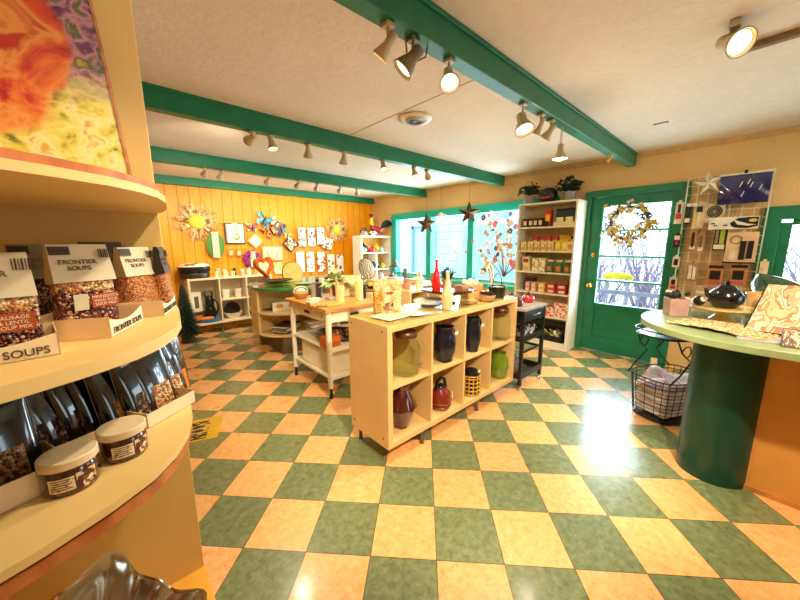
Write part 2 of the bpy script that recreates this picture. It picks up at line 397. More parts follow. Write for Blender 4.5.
MB().box(-.012, 0, -.16, .16, -.26, .26).build('sheet', mat('#fbf8ee', .7), ps)
MB().box(-.015, -.012, -.12, .10, -.22, -.02).build('print', spots(['#f3d94a', '#fbf8ee', '#f7c9b4', '#fbf8ee', '#8fb3a1'], 14, .7), ps)
def bare_shrub(loc, h, n, seed, label, m=None):
    r = random.Random(seed); b = MB()
    for i in range(n):
        a = r.uniform(0, 2*PI); l = h*r.uniform(.5, 1); p0 = Vector((r.uniform(-.1, .1), r.uniform(-.1, .1), 0)); d = Vector((math.cos(a)*.35, math.sin(a)*.35, 1)).normalized()
        p1 = p0+d*l*.5+Vector((r.uniform(-.1, .1), r.uniform(-.1, .1), 0)); p2 = p1+(d+Vector((r.uniform(-.5, .5), r.uniform(-.5, .5), 0)))*l*.5
        b.tube([p0, p1, p2], [.014, .009, .003], 4)
        for k in range(5):
            t = r.random(); q = p0.lerp(p1, t) if r.random() < .4 else p1.lerp(p2, t)
            b.tube([q, q+Vector((r.uniform(-.5, .5), r.uniform(-.5, .5), r.uniform(.05, .5)))*h*.35], [.006, .002], 3)
    o = b.build('bare_shrub', m or mat('#83768e', .8), None, loc); tag(o, label, 'shrub', 'bare winter shrubs outside the green door'); return o
for i, (x, y) in enumerate(((6.6, .9), (7.4, 2.0), (7.9, .3), (8.8, 1.6), (9.4, 2.9), (7.2, -.7), (10.2, .6), (8.6, -1.3), (9.8, -.9), (11.5, 2.1), (12.5, 3.8), (10.8, 4.1))):
    bare_shrub((x, y, -.25), rnd.uniform(1.6, 2.7), 26, 100+i, 'bare leafless shrub in the snowy yard seen through the door panes')
fc = thing('porch_railing', 'grey slatted porch railing outside behind the green door', 'railing', (6.0, 0, -.25))
MB().box(-.03, .03, -1.5, 3.0, .86, .92).build('rail', mat('#8a8fae', .7), fc); MB().box(-.02, .02, -1.5, 3.0, .15, .19).build('rail', mat('#8a8fae', .7), fc)
for y in (-1.4, .05, 1.9, 2.9): MB().box(-.05, .05, y-.05, y+.05, 0, 1.0).build('post', mat('#8a8fae', .7), fc)
for i in range(28): MB().box(-.01, .01, -1.35+i*.155, -1.33+i*.155, .19, .86).build('baluster', mat('#9a9fbc', .7), fc)
p = on(617, 276, 0, 6.3)
kb = MB().ball((0, 0, 0), .5, (.12, .42, .12), 16); kb.box(-.02, .02, -.22, .22, -.05, .0)
tag(kb.build('kayak', mat('#f2d81a', .4), None, (6.35, p.y, .13+p.z-.13)), 'yellow elongated object outside the door beyond the railing', 'kayak')
ks = thing('sawhorse', 'grey trestle stand under the yellow object outside', 'trestle', (6.35, p.y, -.25))
for s in (-.15, .15):
    hh = p.z-.06+.25
    MB().box(-.12, .12, s-.02, s+.02, hh-.04, hh).build('crossbar', mat('#a5a9b8', .7), ks)
    for t in (-.1, .1): MB().tube([(t*1.6, s, 0), (t*.6, s, hh-.03)], .015).build('leg', mat('#a5a9b8', .7), ks)

# ------------------------------------------------------------------ world, daylight, track lamps
wd = bpy.data.worlds.new('overcast_sky'); sc.world = wd; wd.use_nodes = True
bg = wd.node_tree.nodes['Background']; bg.inputs[0].default_value = (.86, .93, 1, 1); bg.inputs[1].default_value = 3.6
def area(name, loc, rot, sx, sy, e, col):
    d = bpy.data.lights.new(name, 'AREA'); d.shape = 'RECTANGLE'; d.size = sx; d.size_y = sy; d.energy = e; d.color = col
    o = bpy.data.objects.new(name, d); COL.objects.link(o); o.location = loc; o.rotation_euler = rot; return o
DAY = (.86, .93, 1)
area('daylight', (3.25, Y0-.2, 1.4), (PI/2, 0, 0), 1.2, 1.3, 14, (1, .93, .82))  # fill light outside the added, unseen window
area('daylight', (XW+.2, 3.65, 1.4), (0, PI/2, 0), 1.1, 3.2, 150, DAY)
area('daylight', (XW+.2, 1.03, 1.17), (0, PI/2, 0), 1.4, .66, 55, DAY)
area('daylight', (XW+.2, -.75, 1.25), (0, PI/2, 0), .65, 1.1, 12, DAY)

LAMPM = mat('#cdb98f', .35, var=.05)
GLOW = mat('#ffe9b8', .4, emit=5)
WARM = (1, .85, .64)
def spotlamp(mount, aim, label, L=.13, r=.05, e=45, arm=.06, lit=True, cone=95, plate=True, m=LAMPM, group=None):
    mount = Vector(mount)
    t = thing('track_spotlight', label, 'spotlight', mount, group=group)
    MB().box(-.022, .022, -.022, .022, -.014, 0).build('mount', m, t, bevel=.002)
    MB().tube([(0, 0, -.012), (0, 0, -arm)], .007).build('stem', m, t)
    d = (Vector(aim)-mount).normalized(); Q = d.to_track_quat('Z', 'Y').to_matrix().to_4x4()
    piv = Vector((0, 0, -arm-.012))
    b = MB(); b.T = Matrix.Translation(piv) @ Q
    pr = [(.001, -.045), (r*.45, -.045), (r*.5, -.04), (r*.5, .005), (r*.62, .02), (r, L*.55), (r*1.02, L*.6), (r*.93, L*.6), (r*.85, L*.5), (.001, L*.42)]
    b.lathe(pr, seg=20, cap=False).build('lamp_housing', m, t)
    g = MB(); g.T = Matrix.Translation(piv) @ Q
    g.lathe([(.001, L*.50), (r*.8, L*.50), (r*.8, L*.47), (.001, L*.44)], seg=16).build('bulb', GLOW if lit else WHITE, t)
    if lit:
        s = bpy.data.lights.new('track_lamp', 'SPOT'); s.energy = e*1.15; s.color = WARM; s.spot_size = math.radians(cone); s.spot_blend = .6; s.shadow_soft_size = .03
        o = bpy.data.objects.new('track_lamp', s); COL.objects.link(o); o.location = mount+piv+d*(L*.62); o.rotation_euler = d.to_track_quat('-Z', 'Y').to_euler()
    return t
def B(px, py, z=2.30): return S(px, py, z)
BM1, BM2, BM3 = 1.12, 2.80, 4.445
def atbeam(px, Y):
    "x where the pixel column meets the underside of the beam at y=Y"
    lo, hi = X0, XW
    for _ in range(40):
        m = (lo+hi)/2; v = Vector((m, Y, 2.28))-CAM
        q = 400+F*v.dot(RT)/v.dot(FW)
        if v.dot(FW) < .05 or q < px: lo = m
        else: hi = m
    return (lo+hi)/2
for px, aim, lb, kw in (
    (388, (.3, 2.4, .6), 'cylindrical white spotlight, first of three on the nearest thick green beam', dict(r=.036, L=.10, e=34)),
    (413, (.2, 1.9, 1.0), 'flared dark-backed spotlight with a looped cord on the nearest green beam', dict(r=.05, L=.12, e=30, m=mat('#8a7a5a', .4, .3))),
    (449, (.6, .3, .9), 'lit round spotlight on the nearest green beam beside the looped cord lamp', dict(r=.048, L=.11, e=26)),
    (523, (1.6, .3, .4), 'large lit bullet spotlight with an adjustable arm on the nearest green beam', dict(r=.06, L=.13, e=40, arm=.09)),
    (541, (2.4, 1.9, .9), 'slim white spotlight pointing down just past the large lit bullet lamp', dict(r=.03, L=.1, e=30)),
    (551, (2.6, 2.6, .5), 'stubby white spotlight pointing down, second past the large bullet lamp', dict(r=.042, L=.1, e=34)),
    (610, (3.6, 2.2, .8), 'small unlit lamp mount near the tan wall end of the nearest beam', dict(r=.02, L=.05, lit=False, arm=.03)),
):
    spotlamp((atbeam(px, BM1), BM1, 2.30), aim, lb, **kw)
# looped cord and hanging lamp
p = Vector((atbeam(405, BM1), BM1, 2.3))
FL = [o for o in bpy.data.objects if o.get('label', '').startswith('flared')][0]; p = p-FL.location
MB().tube([p+Vector((0, 0, 0)), p+Vector((.04, .03, -.05)), p+Vector((.10, .04, -.06)), p+Vector((.15, .02, -.03)), p+Vector((.14, 0, 0))], .004).build('cord', mat('#8a6b3c', .5), FL)
xh = atbeam(562, BM1)
t = thing('pendant_lamp', 'small lit white bell lamp hanging on two thin wires near the tan wall', 'pendant lamp', (xh, BM1, 2.30))
for s in (-.012, .012): MB().tube([(s, 0, 0), (s, 0, -.14)], .0025).build('wire', LAMPM, t)
MB().lathe([(.001, -.13), (.022, -.13), (.022, -.18), (.03, -.19), (.052, -.235), (.05, -.235), (.028, -.195), (.001, -.19)], cap=False).build('lamp_shade', LAMPM, t)
MB().ball((0, 0, -.222), .026).build('bulb', GLOW, t)
q = bpy.data.lights.new('pendant_light', 'POINT'); q.energy = 10; q.color = WARM; q.shadow_soft_size = .03; o = bpy.data.objects.new('pendant_light', q); COL.objects.link(o); o.location = (xh, BM1, 2.03)
b2 = [(252, (.6, 5.9, 1.5)), (271, (1.3, 2.2, .2)), (308, (1.9, 3.9, .4)), (344, (2.1, 3.7, .3)), (383, (2.0, 1.9, .3)), (414, (2.8, 2.2, .6)), (427, (4.4, 3.6, 1.2))]
ords = ['first', 'second', 'third', 'fourth', 'fifth', 'sixth', 'seventh']
for i, (px, aim) in enumerate(b2):
    spotlamp((atbeam(px, BM2), BM2, 2.30), aim, 'small white spotlight on the second green beam, %s counted from the shelf unit' % ords[i], r=.042, L=.12, e=30, arm=.03)
b3 = [(205, (1.0, 6.1, 1.6)), (221, (.9, 5.9, .9)), (268, (1.8, 6.1, 1.5)), (298, (2.3, 6.1, 1.4)), (317, (2.7, 5.9, 1.3)), (340, (3.4, 6.1, 1.5)), (357, (4.3, 5.9, 1.5))]
for i, (px, aim) in enumerate(b3):
    spotlamp((atbeam(px, BM3), BM3, 2.30), aim, 'tiny white spotlight on the green beam by the yellow wall, %s from the shelf unit' % ords[i], r=.04, L=.11, e=34, arm=.03)
# the lamp on the metal track over the counter
tr = thing('lamp_track', 'aluminium lighting track with an elbow on the ceiling above the counter', 'lamp track', (2.62, .20, H-.001))
MB().box(-.34, .02, -.018, .018, -.03, 0).build('channel', mat('#b8b0a0', .3, .8), tr)
MB().box(-.018, .018, -1.6, -.018, -.03, 0).build('channel', mat('#9a8060', .35, .7), tr)
p = S(737, 14, 2.36)
spotlamp((2.36, .22, H-.03), (1.2, -.9, 1.5), 'big cream bullet spotlight glowing on the ceiling track above the counter', r=.06, L=.14, e=30, arm=.02)
for x, y, aim, e_ in ((.55, -.55, (2.0, 1.5, .4), 350), (.80, .40, (.0, .85, 1.25), 46), (.30, -.45, (-.10, 1.15, 1.85), 24), (1.4, -.4, (2.9, -.1, .3), 170), (2.3, -1.4, (4.5, .6, 1.2), 50), (3.6, -1.2, (4.7, -.2, 1.2), 20)):  # first read from cube shelf shadows; rest unseen, added to brighten the goods
    spotlamp((x, y, H), aim, 'unseen ceiling spotlight added to light the shop', e=e_, cone=66, group='unseen spotlights added above and behind the viewer')

# ceiling vent and little plate
c = S(415, 118, H)
v = thing('ceiling_vent', 'round white louvred vent in the ceiling between two beams', 'vent', (c.x, c.y, H))
MB().lathe([(.001, -.002), (.135, -.002), (.14, -.006), (.13, -.016), (.10, -.02), (.095, -.012), (.001, -.012)], seg=32).build('vent_plate', mat('#e8dcc4', .4), v)
for r in (.085, .06, .035): 
    MB().lathe([(r, -.012), (r-.012, -.034), (r-.016, -.034), (r-.004, -.012)], seg=28, cap=False).build('louvre_ring', mat('#4d4334' if r != .085 else '#c9bda4', .4), v)
MB().lathe([(.001, -.03), (.014, -.03), (.016, -.012), (.001, -.012)], seg=14).build('hub', mat('#c9bda4', .4), v)
c = S(661, 123, H)
v = thing('ceiling_plate', 'small rectangular metal plate on the ceiling near the tan wall', 'ceiling plate', (c.x, c.y, H), rz=-PI/2)
MB().box(-.05, .05, -.016, .016, -.008, 0).build('cover', mat('#8f8778', .4, .4), v); MB().box(-.042, .04, -.009, .009, -.011, -.007).build('lens', WHITE, v)

# ------------------------------------------------------------------ 4x2 cube shelf in the middle
def cubeshelf(name, label, x0, y0, cols, rows, cw, ch, th, dep, zb, m, loc_z=0, back=True, legs=None, dividers=None, outer=None):
    t = thing(name, label, 'shelf unit', (x0, y0, 0)); o = outer or th
    W = cols*cw+(cols-1)*th+2*o; Hh = rows*ch+(rows-1)*th+2*o
    MB().box(0, W, 0, dep, zb+Hh-o, zb+Hh).build('top_board', m, t, bevel=.0015)
    MB().box(0, W, 0, dep, zb, zb+o).build('bottom_board', m, t, bevel=.0015)
    for x in (0, W-o): MB().box(x, x+o, .0, dep, zb+o, zb+Hh-o).build('side_panel', m, t)
    for i in range(1, cols):
        x = o+i*cw+(i-1)*th; MB().box(x, x+th, .002, dep-.005, zb+o, zb+Hh-o).build('divider', m, t)
    for i in range(cols):
        for k in range(1, rows):
            if dividers and (i, k) in dividers: continue
            x = o+i*(cw+th); z = zb+o+k*ch+(k-1)*th
            MB().box(x, x+cw, .002, dep-.005, z, z+th).build('shelf', m, t)
    if back: MB().box(o, W-o, dep-.006, dep-.002, zb+o, zb+Hh-o).build('back_panel', m, t)
    for lx, ly in (legs or []):
        MB().lathe([(.018, 0), (.014, .006), (.012, zb*.5), (.022, zb)], (lx, ly, 0), 12).build('leg', mat('#6f6250', .35, .6), t)
    return t, W, Hh
ZB, ZT = .112, .93
CX, CY, CD = 1.20, 1.435, .42
cw = (1.585-2*.045-3*.017)/4
cube, CW, CH = cubeshelf('cube_shelf', 'long cream cube shelf with eight open cells in the middle of the shop', CX, CY, 4, 2, cw, .361, .017, CD, ZB, mat('#e8c07c', .4, var=.05, scale=5), back=True, outer=.04,
    legs=[(.34, .03), (1.02, .03), (.05, .38), (1.53, .38), (1.02, .38)])
ZT = ZB+CH
for i, k in ((0, 0), (0, 1)): pass
for dx, dz in ((.0, .06), (.0, CH-.04)):
    for dy in (.05, CD-.04):
        MB().lathe([(.001, 0), (.007, 0), (.006, .002), (.001, .002)], seg=10).build('screw_cap', mat('#5d4a2a', .5), cube, (-.001, dy, ZB+dz), (0, -PI/2, 0))
tag(MB().box(CX+.003, CX+CW-.003, CY+.003, CY+CD-.003, ZT+.0005, ZT+.0065).build('glass_sheet', glass('#f6faf0', .02, 1.45, thin=True)), 'clear glass sheet covering the top of the long cream cube shelf', 'glass top')
ZG = ZT+.007
def cell(i, k, fx=.5, fy=.5):
    "floor point in cell column i, row k (0 bottom)"
    return Vector((CX+.04+i*(cw+.017)+cw*fx, CY+CD*fy, ZB+.04+k*(.361+.017)))

def cel(px, k, dy, i):
    "point on the floor of row k where the sight column px meets the plane dy behind the front"
    v = on(px, 345 if k else 400, 1, CY+dy); z = ZB+.04+k*(.361+.017); return Vector((v.x, CY+dy, z))

# generic vessels
def handle(b, x, z0, z1, out, r=.006, rz=0):
    c, s = math.cos(rz), math.sin(rz)
    pts = []
    for i in range(9):
        a = PI*i/8; rr = x+out*math.sin(a); pts.append((rr*c, rr*s, z1+(z0-z1)*i/8))
    return b.tube(pts, r, 8)
def vessel(name, label, cat, loc, prof, m, hm=None, hnd=None, spout=None, lid=None, lidm=None, rz=0, group=None, tagc=None, wav=None, seg=28):
    t = thing(name, label, cat, loc, rz, group)
    MB().lathe(prof, seg=seg, wav=wav).build('body', m, t)
    if hnd: handle(MB(), *hnd).build('handle', hm or m, t)
    if spout: MB().tube(spout[0], spout[1], 8).build('spout', m, t)
    if lid: MB().lathe(lid, seg=seg).build('lid', lidm or m, t)
    if tagc: MB().cbox((0, 0, 0), (.034, .002, .026)).build('price_tag', WHITE, t, tagc, (0, 0, -.1))
    return t
def hollow(pr, th=.004):
    "outer profile + inner wall back down"
    inner = [(max(.001, r-th), z+(th if i == 0 else 0)) for i, (r, z) in enumerate(pr)][::-1]
    return [(.001, pr[0][1])]+pr+inner+[(.001, pr[0][1]+th)]
JG = glass('#f8fcf4', .02, 1.4, thin=True)
jar = [(.085, .0), (.098, .015), (.1, .06), (.1, .20), (.085, .235), (.07, .25), (.07, .27)]
def jarlid(z, r=.085): return [(.001, z), (r, z), (r*1.04, z+.006), (r*1.04, z+.03), (r*.9, z+.042), (.001, z+.045)]
t = vessel('glass_drink_jar', 'large clear glass jar with a bronze lid in the upper cell at the near end', 'jar', cel(406, 1, .115, 0), hollow([(r*.98, z*1.0) for r, z in jar]), JG, lid=jarlid(.266, .075), lidm=mat('#6b4a30', .35, .6))
MB().tube([(.075, -.03, .05), (.12, -.05, .05)], .008).build('tap', CHROME, t); handle(MB(), .103, .12, .24, .03, .006, -.6).build('handle', JG, t)
t = vessel('glass_drink_jar', 'clear glass jar with a bronze lid in the upper cell at the far end', 'jar', cel(500, 1, .10, 3), hollow([(r*.86, z*.98) for r, z in jar]), JG, lid=jarlid(.26, .062), lidm=mat('#6b4a30', .35, .6))
MB().tube([(.05, -.07, .05), (.07, -.11, .05)], .008).build('tap', mat('#d9c27a', .3, .5), t)
pit = [(.072, 0), (.078, .01), (.074, .025), (.098, .09), (.104, .15), (.092, .22), (.075, .26), (.085, .295)]
NAVY = mat('#0d1222', .22, coat=.6); 
t = vessel('ceramic_pitcher', 'black glazed embossed pitcher in the second upper cell', 'pitcher', cel(444.5, 1, .10, 1), hollow([(r*.86, z*.93) for r, z in pit]), NAVY, hnd=(.07, .12, .26, .045, .012, .0), tagc=(.07, -.06, .215))
t = vessel('ceramic_pitcher', 'tall black glazed jug with a big loop handle in the third upper cell', 'jug', cel(472.5, 1, .08, 2), hollow([(r*.64, z*.98) for r, z in pit]), NAVY, hnd=(.055, .15, .29, .075, .011, .1), tagc=(.065, -.05, .22))
t = vessel('faceted_vase', 'dark red faceted glass vase in the lower cell at the near end', 'vase', cel(401, 0, .115, 0), hollow([(.055, 0), (.075, .06), (.115, .15), (.085, .22), (.05, .28), (.058, .31)], .006), mat('#4a0f0c', .12, coat=1), seg=8)
MB().ball((.1, -.03, .16), .012).build('knob', BRASS, t)
t = thing('wire_teapot_basket', 'red and black teapot sitting in a red wire basket in the second lower cell', 'teapot', cel(440, 0, .10, 1))
MB().lathe(hollow([(.055, .015), (.085, .06), (.078, .13), (.04, .17)])).build('body', mat('#7d2414', .2, coat=.5), t)
handle(MB(), -.04, .14, .13, .0, .01).build('spout', BLACK, t)
MB().tube([(-.05, 0, .15), (-.045, 0, .21), (0, 0, .245), (.05, 0, .22), (.06, 0, .15)], .013, 8).build('handle', BLACK, t)
MB().ball((0, 0, .175), .04, (1, 1, .5)).build('lid', BLACK, t)
b = MB()
for z, r in ((.004, .07), (.03, .085), (.06, .092)): b.tube([(r*math.cos(a*PI/10), r*math.sin(a*PI/10), z) for a in range(20)], .003, 5, closed=True)
for a in range(14): b.tube([(.07*math.cos(a*PI/7), .07*math.sin(a*PI/7), .004), (.092*math.cos(a*PI/7), .092*math.sin(a*PI/7), .06)], .0025, 4)
b.build('wire_basket', mat('#a8442c', .35, .3), t); MB().cbox((0, 0, 0), (.03, .002, .045)).build('price_tag', WHITE, t, (.06, -.075, .11), (0, 0, .5))
t = thing('lattice_canister', 'yellow lattice pattern ceramic canister with a dark lid in the third lower cell', 'canister', cel(470, 0, .085, 2))
MB().lathe(hollow([(.072, 0), (.078, .01), (.078, .17), (.07, .18)])).build('body', mat('#2a2013', .4), t)
b = MB()
for z in (.012, .045, .08, .115, .15, .172): b.tube([(.081*math.cos(a*PI/12), .081*math.sin(a*PI/12), z) for a in range(24)], .0055, 5, closed=True)
for a in range(14): b.tube([(.081*math.cos(a*PI/7), .081*math.sin(a*PI/7), .008), (.081*math.cos(a*PI/7), .081*math.sin(a*PI/7), .172)], .0055, 5)
b.build('lattice', mat('#cf9f2c', .4), t); MB().lathe([(.06, .178), (.062, .2), (.045, .215), (.001, .22)]).build('lid', BLACK, t); MB().cbox((0, 0, 0), (.03, .002, .022)).build('price_tag', WHITE, t, (.03, -.062, .205))
t = vessel('green_glass_jar', 'olive green glass jar in the lower cell at the far end', 'jar', cel(497, 0, .10, 3), hollow([(.06, 0), (.072, .02), (.088, .11), (.082, .19), (.06, .225), (.064, .25)], .006), mat('#6f8a1c', .12, coat=1), tagc=(.078, -.06, .14))
MB().tube([(.09*math.cos(a*PI/12), .09*math.sin(a*PI/12), .112) for a in range(24)], .002, 4, closed=True).build('band', BLACK, t)

# ---- things on top of the cube shelf
def q(px, py, z=None): return S(px, py, ZG if z is None else z)
FLORAL = spots(['#e8c88a', '#f0dcac', '#e4bc74', '#c89048', '#eed49c', '#dcb268', '#f2e2b8', '#a0905a'], 12, .7, 'noise', dist=.25)
p = q(390, 313)
t = thing('tote_bag', 'tall cream floral-printed bag standing on the near end of the long cube shelf', 'bag', (p.x, p.y+.03, ZG), rz=-.7)
def pouch(b, w, d, h, topw=None, topd=.006, bulge=.35, n=9, seg=20, fold=0):
    rs = []
    for i in range(n+1):
        k = i/n; ww = w/2*(1+(((topw or w)/w)-1)*k); dd = d/2*(1-k)+topd*k + d*bulge*.5*math.sin(PI*min(1, k*1.4))*(1-k*.7)
        rs.append([(ww*abs(math.cos(2*PI*j/seg))**.45*(1 if math.cos(2*PI*j/seg) >= 0 else -1), dd*abs(math.sin(2*PI*j/seg))**.6*(1 if math.sin(2*PI*j/seg) >= 0 else -1)+fold*k*k, h*k) for j in range(seg)])
    return b.rings(rs)
pouch(MB(), .20, .085, .235, .20, .02).build('body', FLORAL, t)
for s in (-.05, .05):
    MB().tube([(s-.02, -.01, .23), (s-.02, -.02, .10), (s+.01, -.055, .03)], .008, 6).build('handle', mat('#e9c67a', .6), t)
MB().cbox((0, 0, 0), (.07, .004, .05)).build('printed_panel', spots(['#6b4a2a', '#c9a878', '#8a6a4a'], 40, .7), t, (.01, -.058, .055), (-.1, 0, 0))
MB().cbox((0, 0, 0), (.05, .003, .012)).build('red_label', mat('#b0382a', .6), t, (.02, -.052, .15), (-.1, 0, 0))
p = q(374, 309)
vessel('glass_vase', 'slim clear glass vase in front of the cream floral bag', 'vase', Vector((1.37, 1.74, ZG)), hollow([(.028, 0), (.03, .01), (.026, .08), (.036, .17)], .003), glass('#f8f4e4', .02, 1.4, thin=True))
p = q(384, 316)
b = MB(); rs = []
b.grid(lambda u, v: ((u-.5)*.30*(1+.04*math.sin(v*40)), (v-.5)*.2*(1+.04*math.sin(u*44)), .002+.002*math.sin(u*60)*math.sin(v*50)), 30, 20)
tag(b.build('lace_doily', spots(['#f6e9c6', '#e9d6a2', '#fdf6e0'], 60, .8), None, (1.42, 1.62, ZG+.003), (0, 0, .1), solid=.002), 'cream lace doily lying flat on the near end of the cube shelf', 'doily')
plate = [(.001, 0), (.3, 0), (.32, .02), (.9, .09), (1, .14), (.97, .145), (.85, .115), (.3, .045), (.001, .04)]
def platter(name, label, cat, loc, r, m, sx=1, sy=1, rz=0, rot=None, group=None, rim=None, hh=1):
    b = MB().lathe([(a*r, z*r*hh) for a, z in plate], seg=32, sx=sx, sy=sy)
    if rim:
        t = thing(name, label, cat, loc, rz, group, rot); b.build('dish', m, t)
        MB().tube([(r*sx*math.cos(i*PI/16), r*sy*math.sin(i*PI/16), .142*r*hh) for i in range(32)], r*.02, 5, closed=True).build('rim', rim, t); return t
    return tag(b.build(name, m, None, loc, rot or (0, 0, rz)), label, cat, group)
IVORY = mat('#f2dfae', .3, var=.05, coat=.3)
platter('small_dish', 'small oval ivory dish near the front edge of the cube shelf glass top', 'dish', q(418, 315), .068, IVORY, 1.1, .75)
platter('serving_plate', 'round ivory plate with a brown rim resting on the cube shelf glass', 'plate', q(429, 305)+Vector((0, 0, .018)), .125, IVORY, rim=mat('#b78a4a', .4), rot=(.05, -.06, 0))
platter('napkin_dish', 'pale blue shallow dish under the round ivory plate', 'dish', q(430, 304), .085, mat('#dfe8ea', .3), 1.2, .9)
MAROON = mat('#3a2320', .25, coat=.4)
p = Vector((2.055, 1.675, ZG))
t = thing('cake_stand', 'dark brown round pedestal cake stand in the middle of the cube shelf top', 'cake stand', p)
MB().lathe([(.001, 0), (.07, 0), (.065, .012), (.03, .02), (.03, .10), (.001, .10)]).build('pedestal', MAROON, t)
MB().lathe([(.001, .10), (.21, .10), (.22, .108), (.22, .122), (.205, .114), (.001, .112)], seg=36).build('plate', MAROON, t)
def bottle(name, label, loc, h, r, m, neck=.33, group=None):
    pr = [(.001, 0), (r*.85, 0), (r*.9, h*.02), (r, h*.30), (r*.95, h*.40), (r*.62, h*.58), (r*neck, h*.75), (r*neck*.9, h*.95), (r*neck*1.15, h*.96), (r*neck*1.15, h), (.001, h)]
    t = thing(name, label, 'bottle', loc, 0, group); MB().lathe(pr[:8]+[(.001, h*.95)], seg=24).build('body', m, t)
    MB().lathe([(.001, h*.951), (r*neck*1.15, h*.951), (r*neck*1.15, h), (.001, h)], seg=18).build('stopper', m, t); return t
bottle('ceramic_bottle', 'tall slender cream bottle near the front edge of the cube shelf top', q(447, 309), .285, .042, mat('#f4cf96', .35, coat=.4))
bottle('ceramic_bottle', 'tall slender red bottle standing on the dark brown cake stand', Vector((1.895, 1.66, ZG+.113)), .25, .036, mat('#e01510', .2, coat=.6))
def plantpot(label, loc, pot_r, pot_h, potm, n, ln, leafm, seed=1, spiky=True, name='potted_plant', up=.5, w=.012, group=None, cat='plant'):
    r = random.Random(seed); t = thing(name, label, cat, loc, 0, group)
    MB().lathe(hollow([(pot_r*.8, 0), (pot_r, pot_h)], .004), seg=20).build('pot', potm, t)
    MB().lathe([(.001, pot_h*.85), (pot_r*.9, pot_h*.85), (.001, pot_h*.9)], seg=14).build('soil', DARK, t)
    b = MB()
    for i in range(n):
        a = r.uniform(0, 2*PI); el = r.uniform(up, 1.45); L_ = ln*r.uniform(.6, 1); ww = w*r.uniform(.7, 1.2)
        d = Vector((math.cos(a)*math.cos(el), math.sin(a)*math.cos(el), math.sin(el))); sd_ = Vector((-math.sin(a), math.cos(a), 0))
        base = Vector((math.cos(a)*pot_r*.4*r.random(), math.sin(a)*pot_r*.4*r.random(), pot_h*.85)); up_ = Vector((0, 0, 1))
        pts = [base, base+d*L_*.5+up_*.01, base+d*L_-up_*L_*(.12 if spiky else .3)]
        ws = [ww*.35, ww, 0.0006]; n0 = len(b.bm.faces); vs = [(b.V(pp-sd_*wk), b.V(pp+sd_*wk), b.V(pp+up_*.002)) for pp, wk in zip(pts, ws)]
        for (a0, a1, a2), (c0, c1, c2) in zip(vs, vs[1:]):
            b.bm.faces.new((a0, a2, c2, c0)); b.bm.faces.new((a2, a1, c1, c2))
        b._mark(n0, True)
    b.build('foliage', leafm, t); return t
LEAF = mat('#24552a', .45, var=.35, scale=30); LEAFD = mat('#122716', .5, var=.4, scale=30)
plantpot('spiky dark green plant in a tan pot on the dark cake stand', Vector((2.15, 1.76, ZG+.113)), .045, .07, mat('#c99a5c', .6), 60, .15, LEAF, 3)
t = thing('wooden_box', 'small brown wooden box with red contents on the dark cake stand', 'box', Vector((2.14, 1.60, ZG+.113)), rz=.1)
b = MB(); b.box(-.05, .05, -.035, .035, 0, .004); 
for s in (-1, 1): b.box(-.05, .05, s*.035-.003, s*.035+.003, 0, .035); b.box(s*.05-.003, s*.05+.003, -.035, .035, 0, .035)
b.build('crate', wood('#9a5a2a', '#c48448'), t); MB().box(-.046, .046, -.031, .031, .004, .03).build('filling', spots(['#b01c1c', '#e05040', '#701010'], 70), t)
t = thing('loaf_shaped_dish', 'small tan butter dish on a wooden board beside the cake stand', 'dish', q(470, 303), rz=.1)
MB().box(-.07, .07, -.04, .04, 0, .012).build('board', wood('#a86a30', '#c98a48'), t, bevel=.004); MB().ball((0, 0, .024), .04, (1.3, .8, .45)).build('cover', mat('#e4be7c', .4), t)
WICK = spots(['#c98f4a', '#a87030', '#e0b070'], 60, .7, 'wave', bump=.6)
p = Vector((2.44, 1.72, ZG)); t = thing('planter_box', 'tan wooden planter box with cream flowers on the far part of the cube shelf', 'planter', p)
b = MB()
rs = [[(sx*(.095+k*.02), sy*(.045+k*.012), z) for sx, sy in ((-1, -1), (1, -1), (1, 1), (-1, 1))] for k, z in ((0, 0), (1, .115))]
b.rings(rs, smooth=False); b.build('box', wood('#c9924e', '#e2b272', .6), t)
b = MB(); r_ = random.Random(5)
for i in range(16): b.ball((r_.uniform(-.09, .09), r_.uniform(-.04, .04), .125+r_.uniform(0, .03)), r_.uniform(.012, .022), seg=8)
b.build('flowers', spots(['#f6e3b0', '#fdf4da', '#e7c070', '#f8e9c8'], 60), t)
b = MB()
for i in range(12):
    a = r_.uniform(0, 6.28); b.cbox((r_.uniform(-.09, .09), r_.uniform(-.045, .045), .13+r_.uniform(0, .05)), (.03, .008, .002), (r_.random(), r_.random(), a))
b.build('leaves', LEAF, t)
tag(MB().ball((0, 0, .03), .03, (1.2, 1, 1)).build('strawberry_ornament', spots(['#b01c1c', '#f2e2c0', '#c8362c'], 50), None, (2.535, 1.655, ZG)), 'small red and white ornament in front of the planter box', 'ornament')
p = Vector((2.40, 1.52, ZG)); t = thing('plant_basket', 'low round tan basket of dark succulents at the cube shelf front edge', 'basket', p)
MB().lathe(hollow([(.058, 0), (.072, .045), (.07, .05)], .006)).build('basket', WICK, t)
b = MB()
for i in range(60):
    a = r_.uniform(0, 6.28); rr = r_.uniform(0, .06); b.cbox((rr*math.cos(a), rr*math.sin(a), .05+r_.uniform(0, .018)), (.022, .006, .012), (r_.uniform(-.6, .6), r_.uniform(-.9, .9), a))
b.build('succulents', mat('#15170f', .5), t)
p = Vector((2.62, 1.56, ZG)); t = thing('cast_iron_pot', 'black pot with a tall hoop handle on the far end of the cube shelf', 'pot', p)
MB().lathe(hollow([(.062, 0), (.07, .01), (.078, .09), (.084, .1)], .005), seg=28).build('body', BLACK, t)
b = MB(); b.tube([(.08*math.cos(a*PI/12), 0, .09+.125*math.sin(a*PI/12)) for a in range(13)], .004).build('handle', IRON, t)
